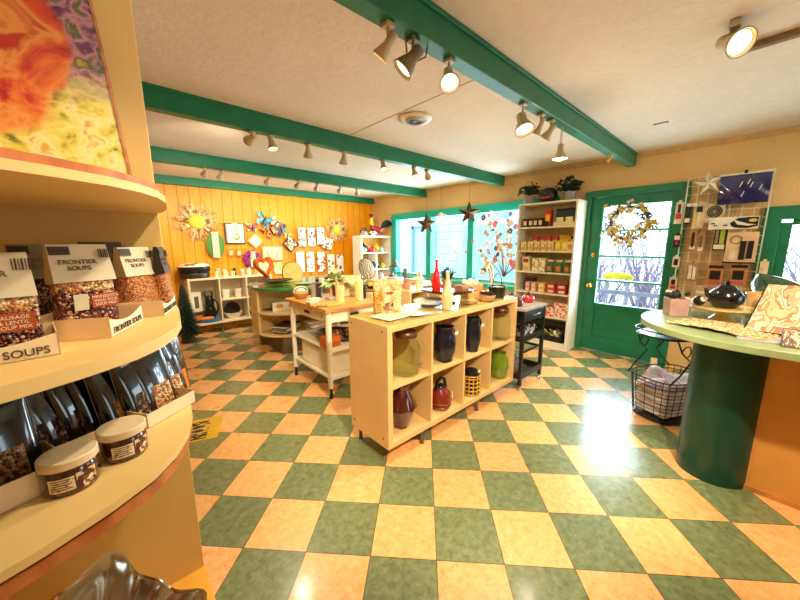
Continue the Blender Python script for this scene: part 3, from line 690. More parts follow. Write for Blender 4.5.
MB().lathe([(.001, .085), (.074, .088), (.001, .1)]).build('contents', mat('#d8d2c4', .5), t)
for s in (-1, 1): MB().ball((s*.088, 0, .09), .012).build('lug', BLACK, t)
p = Vector((2.70, 1.72, ZG)); t = thing('arched_bird_ornament', 'curved brass and white crane-like ornament with a black cap behind the black pot', 'ornament', p, rz=.2)
arc = [(-.13+.0*i, 0, .0) for i in range(1)]
arc = [Vector((.13-.26*(1-math.cos(a))/2*1.0, 0, .02+.27*math.sin(a))) for a in [PI*i/22 for i in range(0, 17)]]
MB().tube(arc, [.016+.008*math.sin(PI*i/16) for i in range(17)], 10).build('neck', mat('#b08a34', .3, .6), t)
MB().tube([a_*.88+Vector((0, -.004, .005)) for a_ in arc[1:15]], .012, 8).build('inner_neck', mat('#e8e2d4', .35), t)
MB().ball(arc[-1]+Vector((-.01, 0, .01)), .033, (1.3, .8, .8)).build('head', BLACK, t)
MB().lathe([(.001, 0), (.022, .0), (.014, .05), (.001, .09)], seg=10).build('beak', mat('#d8a066', .5), t, arc[-1]+Vector((-.03, 0, .0)), (0, -PI/2-.1, 0))
MB().lathe([(.001, 0), (.05, 0), (.045, .02), (.001, .025)], (.12, 0, 0)).build('base', mat('#b08a34', .3, .6), t)

# ---- black cart
GX, GY = 2.80, 1.372; GW, GD = .45, .40
t = thing('rolling_cart', 'black metal rolling cart with a grey top beside the far end of the cube shelf', 'cart', (GX, GY, 0))
MB().box(-.012, GW+.012, -.012, GD+.012, .80, .825).build('worktop', wood('#8f867a', '#b5aca0', .45), t, bevel=.003)
for x in (0, GW-.03):
    for y in (0, GD-.03):
        MB().box(x, x+.03, y, y+.03, .065, .80).build('leg', BLACK, t)
        MB().lathe([(.001, 0), (.024, 0), (.026, .004), (.026, .018), (.024, .022), (.001, .022)], (0, 0, -.011), 16).build('caster', CHROME, t, (x+.015, y+.015, .027), (PI/2, 0, .5))
        MB().tube([(x+.015, y+.015, .03), (x+.015, y+.015, .068)], .006).build('caster_stem', CHROME, t)
MB().box(.03, GW-.03, .004, GD-.004, .695, .795).build('drawer', BLACK, t, bevel=.002)
MB().tube([(.15, 0, .75), (.15, -.02, .75), (.28, -.02, .75), (.28, 0, .75)], .005).build('drawer_pull', CHROME, t)
for zz in (.50, .13):
    b = MB(); b.box(.03, GW-.03, 0, .012, zz, zz+.055).box(.03, GW-.03, GD-.012, GD, zz, zz+.055).box(0, .012, .03, GD-.03, zz, zz+.055).box(GW-.012, GW, .03, GD-.03, zz, zz+.055)
    for i in range(9): b.box(.03+i*.046, .03+i*.046+.022, .01, GD-.01, zz, zz+.008)
    b.build('slatted_shelf', BLACK, t)
MB().box(GW-.022, GW-.008, .03, GD-.03, .36, .385).build('side_rail', BLACK, t); MB().box(.03, GW-.03, .006, .02, .385, .405).build('side_rail', BLACK, t)
for i, (x, y) in enumerate(((.10, .10), (.20, .09), (.30, .12), (.37, .10), (.15, .24), (.27, .25))):
    vessel('stacked_tumbler', 'clear patterned glass tumbler on the middle shelf of the black cart', 'glass', (GX+x, GY+y, .509), hollow([(.03, 0), (.036, .10)], .003), spots(['#e8ecec', '#4a4c50', '#c8ccd0', '#202226'], 30, .15), group='glass tumblers on the black cart', seg=16)
t = thing('folded_throw', 'grey and tan patterned cloth bag leaning on the lowest shelf of the black cart', 'cloth', (GX+.17, GY+.17, .139), rz=0)
b = MB(); b.grid(lambda u, v: (-.12+.02*math.sin(v*5)+u*(.22-.15*v)+.008*math.sin(u*30), -.05+.1*v+.02*math.sin(u*9), .34*v), 22, 12)
b.build('cloth_panel', spots(['#9a8fa4', '#c8a890', '#7a7a8c', '#d8c8c0', '#8c5c5c'], 30, .8, 'noise', dist=.2), t, solid=.03)
for i, (x, y, m, lb, sc_) in enumerate(((.09, .12, '#5a1410', 'dark red round kettle on the black cart top next to the cube shelf', .8), (.2, .22, '#a8a49c', 'silver grey teapot on the black cart between two darker pots', .75), (.36, .15, '#c4221c', 'bright red kettle with a black lid at the far side of the black cart top', .95), (.30, .30, '#1a1a1a', 'small black pot at the back of the black cart top', .8))):
    mm = mat(m, .2, coat=.6); t = thing('kettle', lb, 'kettle', (GX+x, GY+y, .8255))
    MB().lathe([(.001, 0), (.05*sc_, 0), (.066*sc_, .03*sc_), (.06*sc_, .06*sc_), (.035*sc_, .08*sc_), (.001, .082*sc_)]).build('body', mm, t)
    MB().lathe([(.036*sc_, .079*sc_), (.03*sc_, .09*sc_), (.008, .096*sc_), (.01, .11*sc_), (.001, .112*sc_)]).build('lid', BLACK, t)
    MB().tube([(-.055*sc_, 0, .04*sc_), (-.09*sc_, 0, .06*sc_), (-.1*sc_, 0, .08*sc_)], [.012, .009, .006]).build('spout', mm, t)
    handle(MB(), .055*sc_, .02*sc_, .07*sc_, .03*sc_, .005).build('handle', BLACK, t)

# ---- white work table with butcher-block top
TX0, TX1, TY0, TY1, TZ = 1.39, 1.98, 2.49, 3.28, .86
OAK = wood('#c07c34', '#e0a458', .35, 4, (1, 10, 10), .3)
t = thing('work_table', 'white kitchen work table with butcher block top and casters behind the cube shelf', 'table', (TX0, TY0, 0))
w_, d_ = TX1-TX0, TY1-TY0
MB().box(-.03, w_+.03, -.03, d_+.03, TZ-.035, TZ).build('tabletop', OAK, t, bevel=.004)
PW = mat('#f2e6c8', .35, var=.03)
MB().box(.02, w_-.02, .015, .03, TZ-.14, TZ-.035).box(.02, w_-.02, d_-.03, d_-.015, TZ-.14, TZ-.035).box(.015, .03, .02, d_-.02, TZ-.14, TZ-.035).box(w_-.03, w_-.015, .02, d_-.02, TZ-.14, TZ-.035).build('apron', PW, t)
MB().box(.008, .016, .12, d_-.12, TZ-.13, TZ-.045).build('drawer_front', PW, t, bevel=.002)
MB().cbox((0, 0, 0), (.014, .085, .022)).build('drawer_pull', DARK, t, (.004, d_*.5, TZ-.085))
MB().cbox((0, 0, 0), (.085, .014, .022)).build('drawer_pull', DARK, t, (w_*.5, .004, TZ-.085))
for x in (.022, w_-.022):
    for y in (.022, d_-.022):
        MB().lathe([(.022, .10), (.024, .4), (.028, TZ-.14), (.028, TZ-.036)], (x, y, 0), 14).build('leg', PW, t)
        MB().lathe([(.001, 0), (.018, 0), (.018, .04), (.012, .05), (.014, .105), (.001, .105)], (x, y, 0), 12).build('caster', BLACK, t)
for zz, fr in ((.46, True), (.19, False)):
    b = MB()
    for i in range(10): b.box(.01+i*(w_-.03)/10, .01+(i+.82)*(w_-.03)/10, .03, d_-.03, zz, zz+.018)
    b.box(.0, w_, .02, .035, zz-.02, zz+.02).box(.0, w_, d_-.035, d_-.02, zz-.02, zz+.02)
    b.build('slatted_shelf', PW, t)
# crate hanging in the lower tier
t = thing('storage_crate', 'white ribbed crate with red goods on the lower shelf of the work table', 'crate', (TX0+.295, TY0+.36, .211))
b = MB(); b.box(-.24, .24, -.28, .28, 0, .01)
for s in (-1, 1): b.box(-.24, .24, s*.28-.006, s*.28+.006, .01, .21); b.box(s*.24-.006, s*.24+.006, -.28, .28, .01, .21)
for i in range(24): b.box(-.23+i*.02, -.222+i*.02, -.29, -.285, .01, .2); b.box(-.25, -.245, -.27+i*.023, -.262+i*.023, .01, .2)
b.build('crate_body', PW, t); MB().box(-.20, .20, -.23, .23, .14, .19).build('goods', spots(['#a83a20', '#c86a30', '#5a1c10', '#e0b080'], 18), t)
t = thing('serving_tray', 'dark brown oval tray with small goods on the middle shelf of the work table', 'tray', (TX0+.33, TY0+.36, .479))
MB().lathe([(.001, 0), (.2, 0), (.22, .03), (.212, .03), (.195, .008), (.001, .006)], sx=1, sy=1.3).build('tray', mat('#4a2416', .3), t)
r_ = random.Random(8); b = MB()
for i in range(18): b.ball((r_.uniform(-.14, .14), r_.uniform(-.18, .18), .025), r_.uniform(.015, .028), (1, 1, .8), 8)
b.build('goods', spots(['#f2e6c0', '#8a3a20', '#3a2a20', '#d8a860'], 20), t)
tag(MB().cbox((0, 0, .05), (.16, .1, .1)).build('amber_box', mat('#b85a1c', .3, coat=.3), None, (TX0+.08, TY0+.1, .479)), 'reddish brown box by the corner leg on the middle shelf of the work table', 'box')

# things on the work table
def w(px, py): return S(px, py, TZ+.001)
p = w(300, 289); t = thing('wicker_teapot', 'tan woven pot with white handle at the near left corner of the work table', 'pot', (1.48, 3.18, TZ+.001))
MB().lathe(hollow([(.05, 0), (.075, .03), (.08, .06), (.06, .085)], .006)).build('body', WICK, t)
MB().tube([(.08*math.cos(a*PI/10), 0, .07+.055*math.sin(a*PI/10)) for a in range(11)], .006).build('handle', WHITE, t)
MB().ball((0, 0, .08), .05, (1, 1, .5)).build('contents', mat('#f4ead0', .6), t)
p = Vector((1.62, 3.10, TZ+.001)); t = thing('cookie_tin', 'dark and silver striped metal canister on the work table', 'canister', p)
MB().lathe(hollow([(.06, 0), (.06, .15), (.062, .155)], .003), seg=30).build('body', spots(['#3a3230', '#b8b0a0'], 2.2, .25, 'stripe'), t); MB().lathe([(.001, .15), (.058, .152), (.001, .156)]).build('lid', DARK, t)
t = plantpot('broad-leaved pale green plant in a reddish pot on the work table', Vector((1.80, 3.0, TZ+.001)), .05, .15, mat('#a8583a', .5), 26, .26, mat('#a7b36a', .5, var=.3), 9, False, up=.05, w=.055)
for i, (x, y, r1, h1, c1, lb) in enumerate(((1.66, 2.70, .042, .17, '#efdc9a', 'cream ceramic utensil crock with wooden utensils on the work table'), (1.86, 2.66, .04, .19, '#eee09c', 'tall pale yellow canister at the near edge of the work table'))):
    t = thing('utensil_crock', lb, 'crock', (x, y, TZ+.001)); MB().lathe(hollow([(r1*.9, 0), (r1, .02), (r1, h1)], .005)).build('body', mat(c1, .35, coat=.3), t)
    if i == 0:
        for k in range(4): MB().tube([(r1*.3*math.cos(k*1.6), r1*.3*math.sin(k*1.6), .02), (r1*1.2*math.cos(k*1.6), r1*1.2*math.sin(k*1.6), h1+.08)], .006).build('utensil', OAK, t)
    else: MB().lathe([(.001, h1), (r1*.95, h1), (r1*.9, h1+.015), (.001, h1+.02)]).build('lid', mat(c1, .35), t)
t = thing('coffee_canister', 'black metal canister at the edge of the work table', 'canister', (1.96, 2.74, TZ+.001)); MB().lathe([(.001, 0), (.038, 0), (.038, .12), (.001, .12)]).build('body', BLACK, t); MB().lathe([(.04, .12), (.04, .14), (.01, .145), (.01, .155), (.001, .155)]).build('lid', DARK, t)
t = thing('printed_board', 'pale yellow printed board propped up behind the crocks on the work table', 'board', (1.93, 2.93, TZ+.001), rot=(-.15, .0, -.75))
MB().box(-.12, .12, -.004, .004, 0, .23).build('panel', spots(['#f2e08a', '#f6ecb0', '#d8c870', '#f8f0c8'], 9, .6, 'noise'), t); MB().box(.12, .128, -.006, .006, 0, .23).build('edge', BLACK, t)
t = thing('cutting_board', 'orange-brown cutting board lying flat near the front of the work table', 'board', (1.53, 2.66, TZ+.001), rz=.1)
MB().prism([(.14*math.cos(a*PI/16), .10*math.sin(a*PI/16)) for a in range(32)], 0, .012).build('board', wood('#d8902c', '#eeb45c'), t, bevel=.003); MB().box(-.2, -.13, -.02, .02, .0, .012).build('handle', wood('#d8902c', '#eeb45c'), t)
for i, (x, y, c_, lb) in enumerate(((1.50, 2.92, '#e8dcc0', 'white cloth napkin stack on the work table'), (1.68, 2.88, '#b8b49a', 'grey-green napkin stack in the middle of the work table'), (1.40, 2.78, '#d8c49c', 'tan coaster stack near the front of the work table'))):
    b = MB()
    for k in range(4): b.cbox((rnd.uniform(-.004, .004), rnd.uniform(-.004, .004), .004+k*.007), (.12-.03*(i == 2), .09, .006), (0, 0, rnd.uniform(-.08, .08)))
    tag(b.build('napkin_stack', mat(c_, .8), None, (x, y, TZ+.001)), lb, 'napkins')
b = MB(); b.tube([(1.36+.0*i, 2.62, TZ+.008) for i in range(1)]+[(1.42, 2.58, TZ+.008)], .006); b.ball((1.44, 2.575, TZ+.011), .014, (1.6, 1, .6))
tag(b.build('small_spoon', CHROME), 'small metal scoop at the near corner of the work table', 'spoon')

# ---- rounded display islands with green tops
def stadium(ax, ay, n=48, pw=2.6):
    return [(ax*abs(math.cos(2*PI*i/n))**(2/pw)*(1 if math.cos(2*PI*i/n) >= 0 else -1), ay*abs(math.sin(2*PI*i/n))**(2/pw)*(1 if math.sin(2*PI*i/n) >= 0 else -1)) for i in range(n)]
def island(label, cx, cy, ax, ay, z, top, edge, shelves):
    t = thing('display_island', label, 'display counter', (cx, cy, 0))
    MB().prism(stadium(ax, ay), z-.035, z).build('countertop', top, t, bevel=.005)
    MB().box(-ax+.20, ax-.2, -ay+.16, ay-.2, 0, shelves[-1]-.02).build('plinth', mat('#6d5a3a', .6), t)
    for zz in shelves: MB().prism(stadium(ax-.01, ay-.01), zz-.022, zz).build('shelf', CREAM, t, bevel=.004)
    MB().box(-.012, .012, -ay+.03, ay-.03, shelves[-1], z-.035).build('divider', CREAM, t)
    MB().box(-ax+.05, ax-.05, .0, .02, shelves[-1], z-.035).build('back_panel', CREAM, t)
    for s in (-1,): MB().prism([(s*(ax-.05), -.14), (s*(ax-.02), -.14), (s*(ax-.02), .14), (s*(ax-.05), .14)], shelves[-1], z-.035).build('end_panel', CREAM, t)
    return t
ICX, ICY, IAX, IAY = 2.24, 4.46, .86, .62
island('rounded cream display island with a green top and curved shelves near the yellow wall', ICX, ICY, IAX, IAY, .87, mat('#3f8a34', .25, coat=.4), mat('#f2d8a0', .4, var=.05), (.54, .25))
def isl(x, y, z=.871): return (ICX+x, ICY+y, z)
platter('serving_platter', 'black oval platter on the near end of the green island top', 'platter', isl(-.52, .02, .90), .22, BLACK, 1.1, .8, rim=mat('#3a2a20', .3))
platter('serving_platter', 'lime green plate under the black platter on the green island top', 'plate', isl(-.54, -.1), .19, mat('#a8cc3c', .3, coat=.4))
platter('serving_platter', 'pale green dish beside the lime plate on the green island top', 'plate', isl(-.22, -.22), .12, mat('#b8dca0', .3, coat=.4))
t = thing('heart_bowl', 'orange heart-shaped bowl standing upright on the near end of the green island', 'bowl', isl(-.58, .16, .955), rot=(-.25, 0, .5))
hp = []
for i in range(40):
    a = 2*PI*i/40; hp.append((.0105*16*math.sin(a)**3, .0105*(13*math.cos(a)-5*math.cos(2*a)-2*math.cos(3*a)-math.cos(4*a))))
b = MB(); b.rings([[(x*k, y_, z_*k+.17) for x, z_ in hp] for k, y_ in ((.5, .05), (.95, .03), (1, -.03), (.93, -.035), (.6, .02), (.001, .025))]); b.build('bowl', mat('#f87a18', .2, coat=.6), t)
MB().rings([[(x*.6, .0, z_*.6+.165) for x, z_ in hp], [(x*.55, -.01, z_*.55+.165) for x, z_ in hp]]).build('print', mat('#f4d890', .5), t)
t = thing('round_board', 'round yellow bamboo tray with a dark rim standing on the green island', 'tray', isl(-.16, .25, .99), rot=(PI/2-.15, 0, .1))
MB().lathe([(.001, -.008), (.165, -.008), (.165, .008), (.001, .008)], seg=36).build('board', mat('#f0cc58', .4), t); MB().tube([(.168*math.cos(a*PI/18), .168*math.sin(a*PI/18), 0) for a in range(36)], .007, closed=True).build('rim', mat('#5a4020', .4), t)
for i, (x, y, r, m, lb) in enumerate(((.12, -.18, .13, BLACK, 'black frying pan on the middle of the green island'), (.38, -.02, .14, mat('#123a38', .25), 'dark teal pan on the far half of the green island'), (.6, -.15, .12, mat('#1a2a2a', .3), 'dark skillet on the far end of the green island'))):
    t = thing('frying_pan', lb, 'pan', isl(x, y)); MB().lathe(hollow([(r*.75, 0), (r*.95, .02), (r, .04)], .004)).build('pan', m, t); MB().tube([(r*.97, 0, .035), (r*1.7, .05, .055)], .01).build('handle', m, t)
for i, (x, y, lb) in enumerate(((-.05, -.42, 'white mug with yellow bottom at the island front edge'),)):
    vessel('mug', lb, 'mug', isl(x, y), hollow([(.035, 0), (.04, .08)], .004), WHITE, hnd=(.04, .02, .07, .025, .005))
# goods on its shelves
t = thing('boxed_goods', 'white box with two round amber windows on the upper island shelf', 'box', isl(-.50, -.24, .541), rz=-.35)
MB().box(-.17, .17, -.05, .05, 0, .12).build('box', WHITE, t); 
for s in (-1, 1): MB().lathe([(.001, 0), (.05, 0), (.001, .004)], sx=1, sy=.6, seg=20).build('window', mat('#d8a040', .4), t, (s*.08, -.051, .07), (PI/2, 0, 0))
def bookstack(label, loc, rz, n, cols, w0=.26, d0=.19, th=.014, seed=1, name='napkin_stack', group=None):
    r = random.Random(seed); t = thing(name, label, 'folded towels' if 'towel' in label else 'books', loc, rz, group); z = 0
    for k in range(n):
        hh = th*r.uniform(.7, 1.2); MB().cbox((r.uniform(-.015, .015), r.uniform(-.012, .012), z+hh/2), (w0, d0, hh), (0, 0, r.uniform(-.15, .15))).build('folded_towel' if 'towel' in label else 'book', mat(cols[k % len(cols)], .7, var=.1), t, bevel=.003); z += hh+.0003
    return t
bookstack('pile of cream and dark tea towels at the near end of the lowest island shelf', isl(-.52, -.28, .2505), .5, 8, ['#f0e4c4', '#4a3c30', '#e8dcb8', '#9c8a70', '#f4ecd8', '#6a5a48'], .30, .22, name='towel_stack', seed=3)
bookstack('pile of folded cream tea towels on the lowest island shelf facing the work table', isl(-.12, -.36, .2505), .1, 8, ['#f6ecd0', '#efe2c0', '#a89c84', '#f4e8cc'], .30, .22, name='towel_stack', seed=4)
bookstack('pile of pale and black folded towels on the far part of the lowest island shelf', isl(.28, -.38, .2505), -.1, 6, ['#f0e6cc', '#3a342c', '#e8d8b4'], .28, .2, name='towel_stack', seed=5)
bookstack('flat red and cream printed tray pile on the upper island shelf', isl(-.28, -.38, .541), .15, 3, ['#f0dcae', '#b84a28', '#f0e0b8'], .34, .2, .012, name='tray_stack', seed=6)
platter('shallow_bowl', 'black shallow bowl on the upper island shelf near the corner', 'bowl', isl(-.62, -.05, .541), .11, BLACK)
platter('shallow_bowl', 'black wide bowl on the upper island shelf in front of the work table', 'bowl', isl(.05, -.34, .541), .13, BLACK)

# ---- two small cabinets behind the cube shelf and a window display table
def cabinet(label, x0, y0, wd, dp, z, cols=1, legs=None):
    return cubeshelf('storage_cabinet', label, x0, y0, cols, 2, (wd-.05-.016*(cols-1))/cols, (z-.06-.05-.016)/2, .016, dp, .06, CREAM, outer=.025, back=True, legs=[(.04, .04), (wd-.04, .04), (.04, dp-.04), (wd-.04, dp-.04)])
CZ = .86
cabinet('small cream open cabinet holding dark pots just behind the floral bag', 2.22, 2.93, .39, .40, CZ)
cabinet('small cream open cabinet behind the round ivory plate', 2.635, 2.72, .34, .40, CZ)
for (x, y, z, m, r, lb) in ((2.42, 3.05, .474, '#4a3a30', .07, 'dark brown pot in the upper opening of the cabinet behind the floral bag'), (2.82, 2.84, .474, '#2a2a26', .07, 'black pot in the upper opening of the cabinet behind the ivory plate')):
    vessel('stoneware_pot', lb, 'pot', (x, y, z+.003), hollow([(r*.7, 0), (r, .05), (r*.9, .12), (r*.7, .14)]), mat(m, .3, coat=.4), hnd=(r*.9, .04, .12, .03, .006))
t = thing('serving_board', 'round brown wooden board on the cabinet behind the work table', 'board', (2.38, 3.13, CZ+.001)); MB().lathe([(.001, 0), (.17, 0), (.17, .018), (.001, .018)], seg=32).build('board', wood('#8a5228', '#b87c44'), t); MB().tube([(.171*math.cos(a*PI/16), .171*math.sin(a*PI/16), .009) for a in range(32)], .005, closed=True).build('rim', mat('#4a2c16', .5), t)
t = thing('lemon_bowl', 'yellow fruit-shaped ceramics in a dark bowl on the round brown board', 'bowl', (2.42, 3.17, CZ+.02)); MB().lathe(hollow([(.05, 0), (.10, .035)])).build('bowl', DARK, t)
b = MB(); r_ = random.Random(2)
for i in range(9): a = i*2.4; b.ball((.05*math.cos(a)*(i % 3)*.6, .05*math.sin(a)*(i % 3)*.6, .035+.012*(i % 2)), .028, (1.2, .9, .9), 10)
b.build('lemons', mat('#f0b820', .4), t)
for i, (x, y, z, h_, r, c_, lb) in enumerate((
    (2.72, 2.85, CZ, .13, .04, '#d88a5a', 'terracotta figurine on the cabinet behind the ivory plate'), (2.80, 2.98, CZ, .11, .045, '#c8746a', 'rosy ceramic jar on the cabinet behind the ivory plate'),
    (2.88, 2.84, CZ, .17, .022, '#eccf90', 'slender cream bottle on the far end of the second cabinet'), (2.70, 3.02, CZ, .09, .03, '#f0e0b8', 'little cream jar at the back of the second cabinet'))):
    t = thing('small_ornament', lb, 'ornament', (x, y, z+.001)); MB().lathe([(.001, 0), (r, 0), (r*1.05, h_*.4), (r*.5, h_*.7), (r*.6, h_*.9), (.001, h_)], seg=14).build('body', mat(c_, .4, coat=.3), t); MB().ball((0, 0, h_), r*.45, seg=10).build('knob', mat(c_, .4, coat=.3), t)
DT = (3.35, 4.05, 3.35, 4.75); DZ = .80
t = thing('display_table', 'plain cream display table standing in front of the windows', 'table', (DT[0], DT[2], 0)); a_, b_ = DT[1]-DT[0], DT[3]-DT[2]
MB().box(0, a_, 0, b_, DZ-.03, DZ).build('tabletop', CREAM, t, bevel=.003)
for x in (.03, a_-.07):
    for y in (.03, b_-.07): MB().box(x, x+.04, y, y+.04, 0, DZ-.03).build('leg', CREAM, t)
MB().box(.02, a_-.02, .02, b_-.02, .28, .30).build('shelf', CREAM, t)
t = thing('candle_lantern', 'glass-sided metal candle lantern with a domed top in front of the far window pane', 'lantern', (3.60, 4.08, DZ+.001))
MB().box(-.07, .07, -.07, .07, 0, .02).build('base', mat('#7c7660', .4, .5), t)
for x in (-.06, .06):
    for y in (-.06, .06): MB().box(x-.006, x+.006, y-.006, y+.006, .02, .24).build('post', mat('#6e8a88', .4, .4), t)
MB().lathe([(.001, .24), (.105, .24), (.105, .252), (.05, .27), (.045, .30), (.02, .335), (.008, .34), (.008, .37), (.014, .38), (.001, .39)], seg=20).build('lantern_roof', mat('#7a7458', .35, .6), t)
MB().box(-.055, .055, -.055, .055, .02, .235).build('glazing', glass('#eafcfc', .0, 1.2, thin=True), t); MB().lathe([(.001, .02), (.03, .02), (.03, .1), (.001, .1)]).build('candle', WHITE, t)
ZEB = spots(['#5a3a20', '#efe2c8', '#7a5430', '#f4ead4'], 9, .7, 'wave', dist=.15)
t = thing('striped_cushion', 'brown and white striped cushion leaning in front of the corner shelf', 'cushion', (3.42, 4.63, DZ+.19), rot=(.0, -.35, -.5))
b = MB(); b.rings([[(.13*k*math.cos(a*PI/10)*1.0, y_, .19*k*math.sin(a*PI/10)) for a in range(20)] for k, y_ in ((.02, -.05), (.6, -.045), (.95, -.02), (1, 0), (.95, .02), (.6, .045), (.02, .05))]); b.build('cushion', ZEB, t)
MB().tube([(.131*math.cos(a*PI/10), 0, .191*math.sin(a*PI/10)) for a in range(20)], .007, closed=True).build('piping', mat('#4a3018', .7), t)
for i, (x, y, cols, lb) in enumerate(((3.50, 3.95, ['#e8e0d0', '#9ab8b0', '#d8d0c0'], 'pile of pale blue and white napkins on the window display table'), (3.60, 3.60, ['#e0c89a', '#c89a6a', '#f0e0c0'], 'pile of tan placemats at the near end of the window display table'))):
    bookstack(lb+' tea towels'*0, (x, y, DZ+.001), .3, 6, cols, .24, .18, name='napkin_stack', seed=20+i)
for i, (x, y, c_, h_) in enumerate(((3.85, 3.45, '#8a6a4a', .16), (3.75, 4.35, '#b0443a', .14), (3.95, 4.2, '#3a6a5a', .18), (3.90, 3.8, '#d8b878', .15), (3.55, 4.40, '#cfd8d8', .13))):
    vessel('ceramic_vase', ['brown', 'brick red', 'deep green', 'sand coloured', 'pale grey'][i]+' ceramic vase on the window display table', 'vase', (x, y, DZ+.001), hollow([(.03, 0), (.055, h_*.4), (.03, h_*.8), (.04, h_)], .004), mat(c_, .35, coat=.3), seg=16)

# ---- shelf against the yellow wall
BX, BY = .88, 5.77
SC = mat('#f0deb4', .4, var=.04)
bs, BW, BH = cubeshelf('low_cube_shelf', 'cream open shelf with stacked pans on top standing against the yellow wall', BX, BY, 3, 2, .395, .335, .018, .33, .155, SC, outer=.03, dividers={(0, 1)},
    legs=[(.42, .03), (.05, .03), (1.2, .03), (.05, .3), (1.2, .3)])
BT = .155+BH
def bc(i, k, fx=.5, dy=.15): return Vector((BX+.03+i*.413+.395*fx, BY+dy, .155+.03+k*.353+.001))
t = thing('boxed_figurine', 'white carton with a dark picture in the tall first compartment', 'box', bc(0, 0, .22, .2)+Vector((0, 0, .17)), rz=.1); MB().box(-.07, .07, -.03, .03, 0, .32).build('carton', WHITE, t); MB().box(-.03, .03, -.032, -.03, .06, .25).build('picture', mat('#6a5a4a', .6), t)
t = thing('dark_crock', 'dark brown box under the white carton in the tall first compartment', 'box', bc(0, 0, .22, .2)); MB().box(-.1, .1, -.08, .08, 0, .165).build('body', mat('#3a2a20', .5), t, bevel=.004); MB().box(-.06, .06, -.082, -.08, .04, .12).build('printed_label', mat('#d8782a', .6), t)
t = thing('black_kettle', 'tall black kettle with round lid in the tall first compartment', 'kettle', bc(0, 0, .68, .16)+Vector((0, 0, .05)))
MB().lathe([(.001, 0), (.08, 0), (.085, .1), (.06, .2), (.07, .3), (.045, .36), (.001, .37)]).build('body', BLACK, t); handle(MB(), .07, .05, .3, .05, .01).build('handle', BLACK, t); MB().tube([(-.05, 0, .33), (-.07, 0, .42), (.0, 0, .46), (.05, 0, .42), (.04, 0, .34)], .012).build('top_handle', BLACK, t); MB().ball((-.01, -.082, .17), .012).build('badge', CHROME, t)
t = thing('blue_tray', 'bright blue dish with an orange cloth in the tall first compartment', 'dish', bc(0, 0, .6, .06)); MB().lathe(hollow([(.12, 0), (.15, .05)], .006), sx=1, sy=.5).build('dish', mat('#1c8ad0', .3), t); MB().ball((-.04, .0, .06), .07, (1.5, .6, .5)).build('cloth', mat('#e8861c', .6), t)
for i, (x, lb) in enumerate(((.27, 'stack of white mugs in the upper middle compartment, the one beside the tall compartment'), (.75, 'stack of white mugs in the upper middle compartment, the one towards the island'))):
    t = thing('mug_stack', lb, 'mugs', bc(1, 1, x, .14))
    for k in range(2): MB().lathe(hollow([(.05, .0+k*.075), (.06, .07+k*.075)])).build('mug', WHITE, t)
    handle(MB(), .055, .02, .06, .03, .005, -1).build('handle', mat('#6a5a4a', .5), t)
t = thing('pie_dish', 'white bowl with a dark plate standing behind in the lower middle compartment', 'bowl', bc(1, 0, .5, .15))
MB().lathe(hollow([(.08, 0), (.15, .10)]), sy=.8).build('bowl', WHITE, t); b = MB(); b.T = Matrix.Translation((0, .08, .13)) @ Euler((PI/2-.15, 0, 0)).to_matrix().to_4x4(); b.lathe([(.001, 0), (.13, 0), (.13, .01), (.001, .01)]); b.build('plate', mat('#3a342a', .3), t)
for i, (kx, kz, m, lb) in enumerate(((.35, 1, WHITE, 'white pitcher in the upper last compartment half hidden by the island'), (.3, 0, mat('#8a6a4a', .4), 'brown jug in the lower last compartment half hidden by the island'))):
    vessel('serving_jug', lb, 'jug', bc(2, kz, kx, .12), hollow([(.06, 0), (.085, .08), (.06, .16), (.065, .2)]), m, hnd=(.065, .05, .18, .04, .008))
# on top
t = thing('roaster_pan', 'dark round roasting pan with a patterned lid on the end of the wall shelf', 'pan', (BX+.14, BY+.17, BT+.001))
MB().lathe([(.001, 0), (.20, 0), (.21, .06), (.2, .08), (.001, .08)], sy=.75).build('lower_pan', mat('#3a2618', .35), t)
MB().lathe([(.2, .08), (.215, .10), (.225, .16), (.22, .18), (.001, .18)], sy=.75).build('upper_pan', BLACK, t)
MB().lathe([(.218, .18), (.19, .215), (.1, .235), (.001, .24)], sy=.75).build('patterned_lid', spots(['#f4ead4', '#f7efe0', '#c8382a', '#f4ead4', '#8a7a3c', '#efe2c8', '#d8a040'], 12, .4), t)
r_ = random.Random(31)
nm = ['boxed_candle', 'little_bottle', 'gift_card', 'small_jar']
des = ['cream gift box', 'amber bottle', 'floral card', 'white jar', 'tan pouch', 'black candle', 'ivory box', 'gold tin', 'pale jar', 'brown sachet', 'yellow card', 'beige box', 'cream candle', 'ochre pot']
for i in range(14):
    x = .42+i*.062; c_ = r_.choice(['#f4e4b4', '#e8d090', '#d8a040', '#f6ecd0', '#c8a060']); dy = .08+.13*(i % 2); h_ = r_.uniform(.07, .16)
    if i == 5: c_ = '#2a2420'
    t = thing('gift_item', des[i]+' on the wall shelf, '+['first', 'second', 'third', 'fourth', 'fifth', 'sixth', 'seventh', 'eighth', 'ninth', 'tenth', 'eleventh', 'twelfth', 'thirteenth', 'last'][i]+' along from the roasting pan', 'gift', (BX+x, BY+dy, BT+.001), rz=r_.uniform(-.2, .2))
    if i % 3: MB().box(-.026, .026, -.02, .02, 0, h_).build('box', mat(c_, .6), t, bevel=.002); MB().box(-.018, .018, -.022, -.02, h_*.2, h_*.7).build('printed_label', spots([c_, '#fff4d8', '#a8743a'], 60), t)
    else: MB().lathe([(.001, 0), (.024, 0), (.026, h_*.6), (.012, h_*.8), (.012, h_), (.001, h_)], seg=12).build('body', mat(c_, .3), t); MB().lathe([(.014, h_*.92), (.014, h_*1.05), (.001, h_*1.05)], seg=10).build('cap', mat('#8a5a24', .5), t)
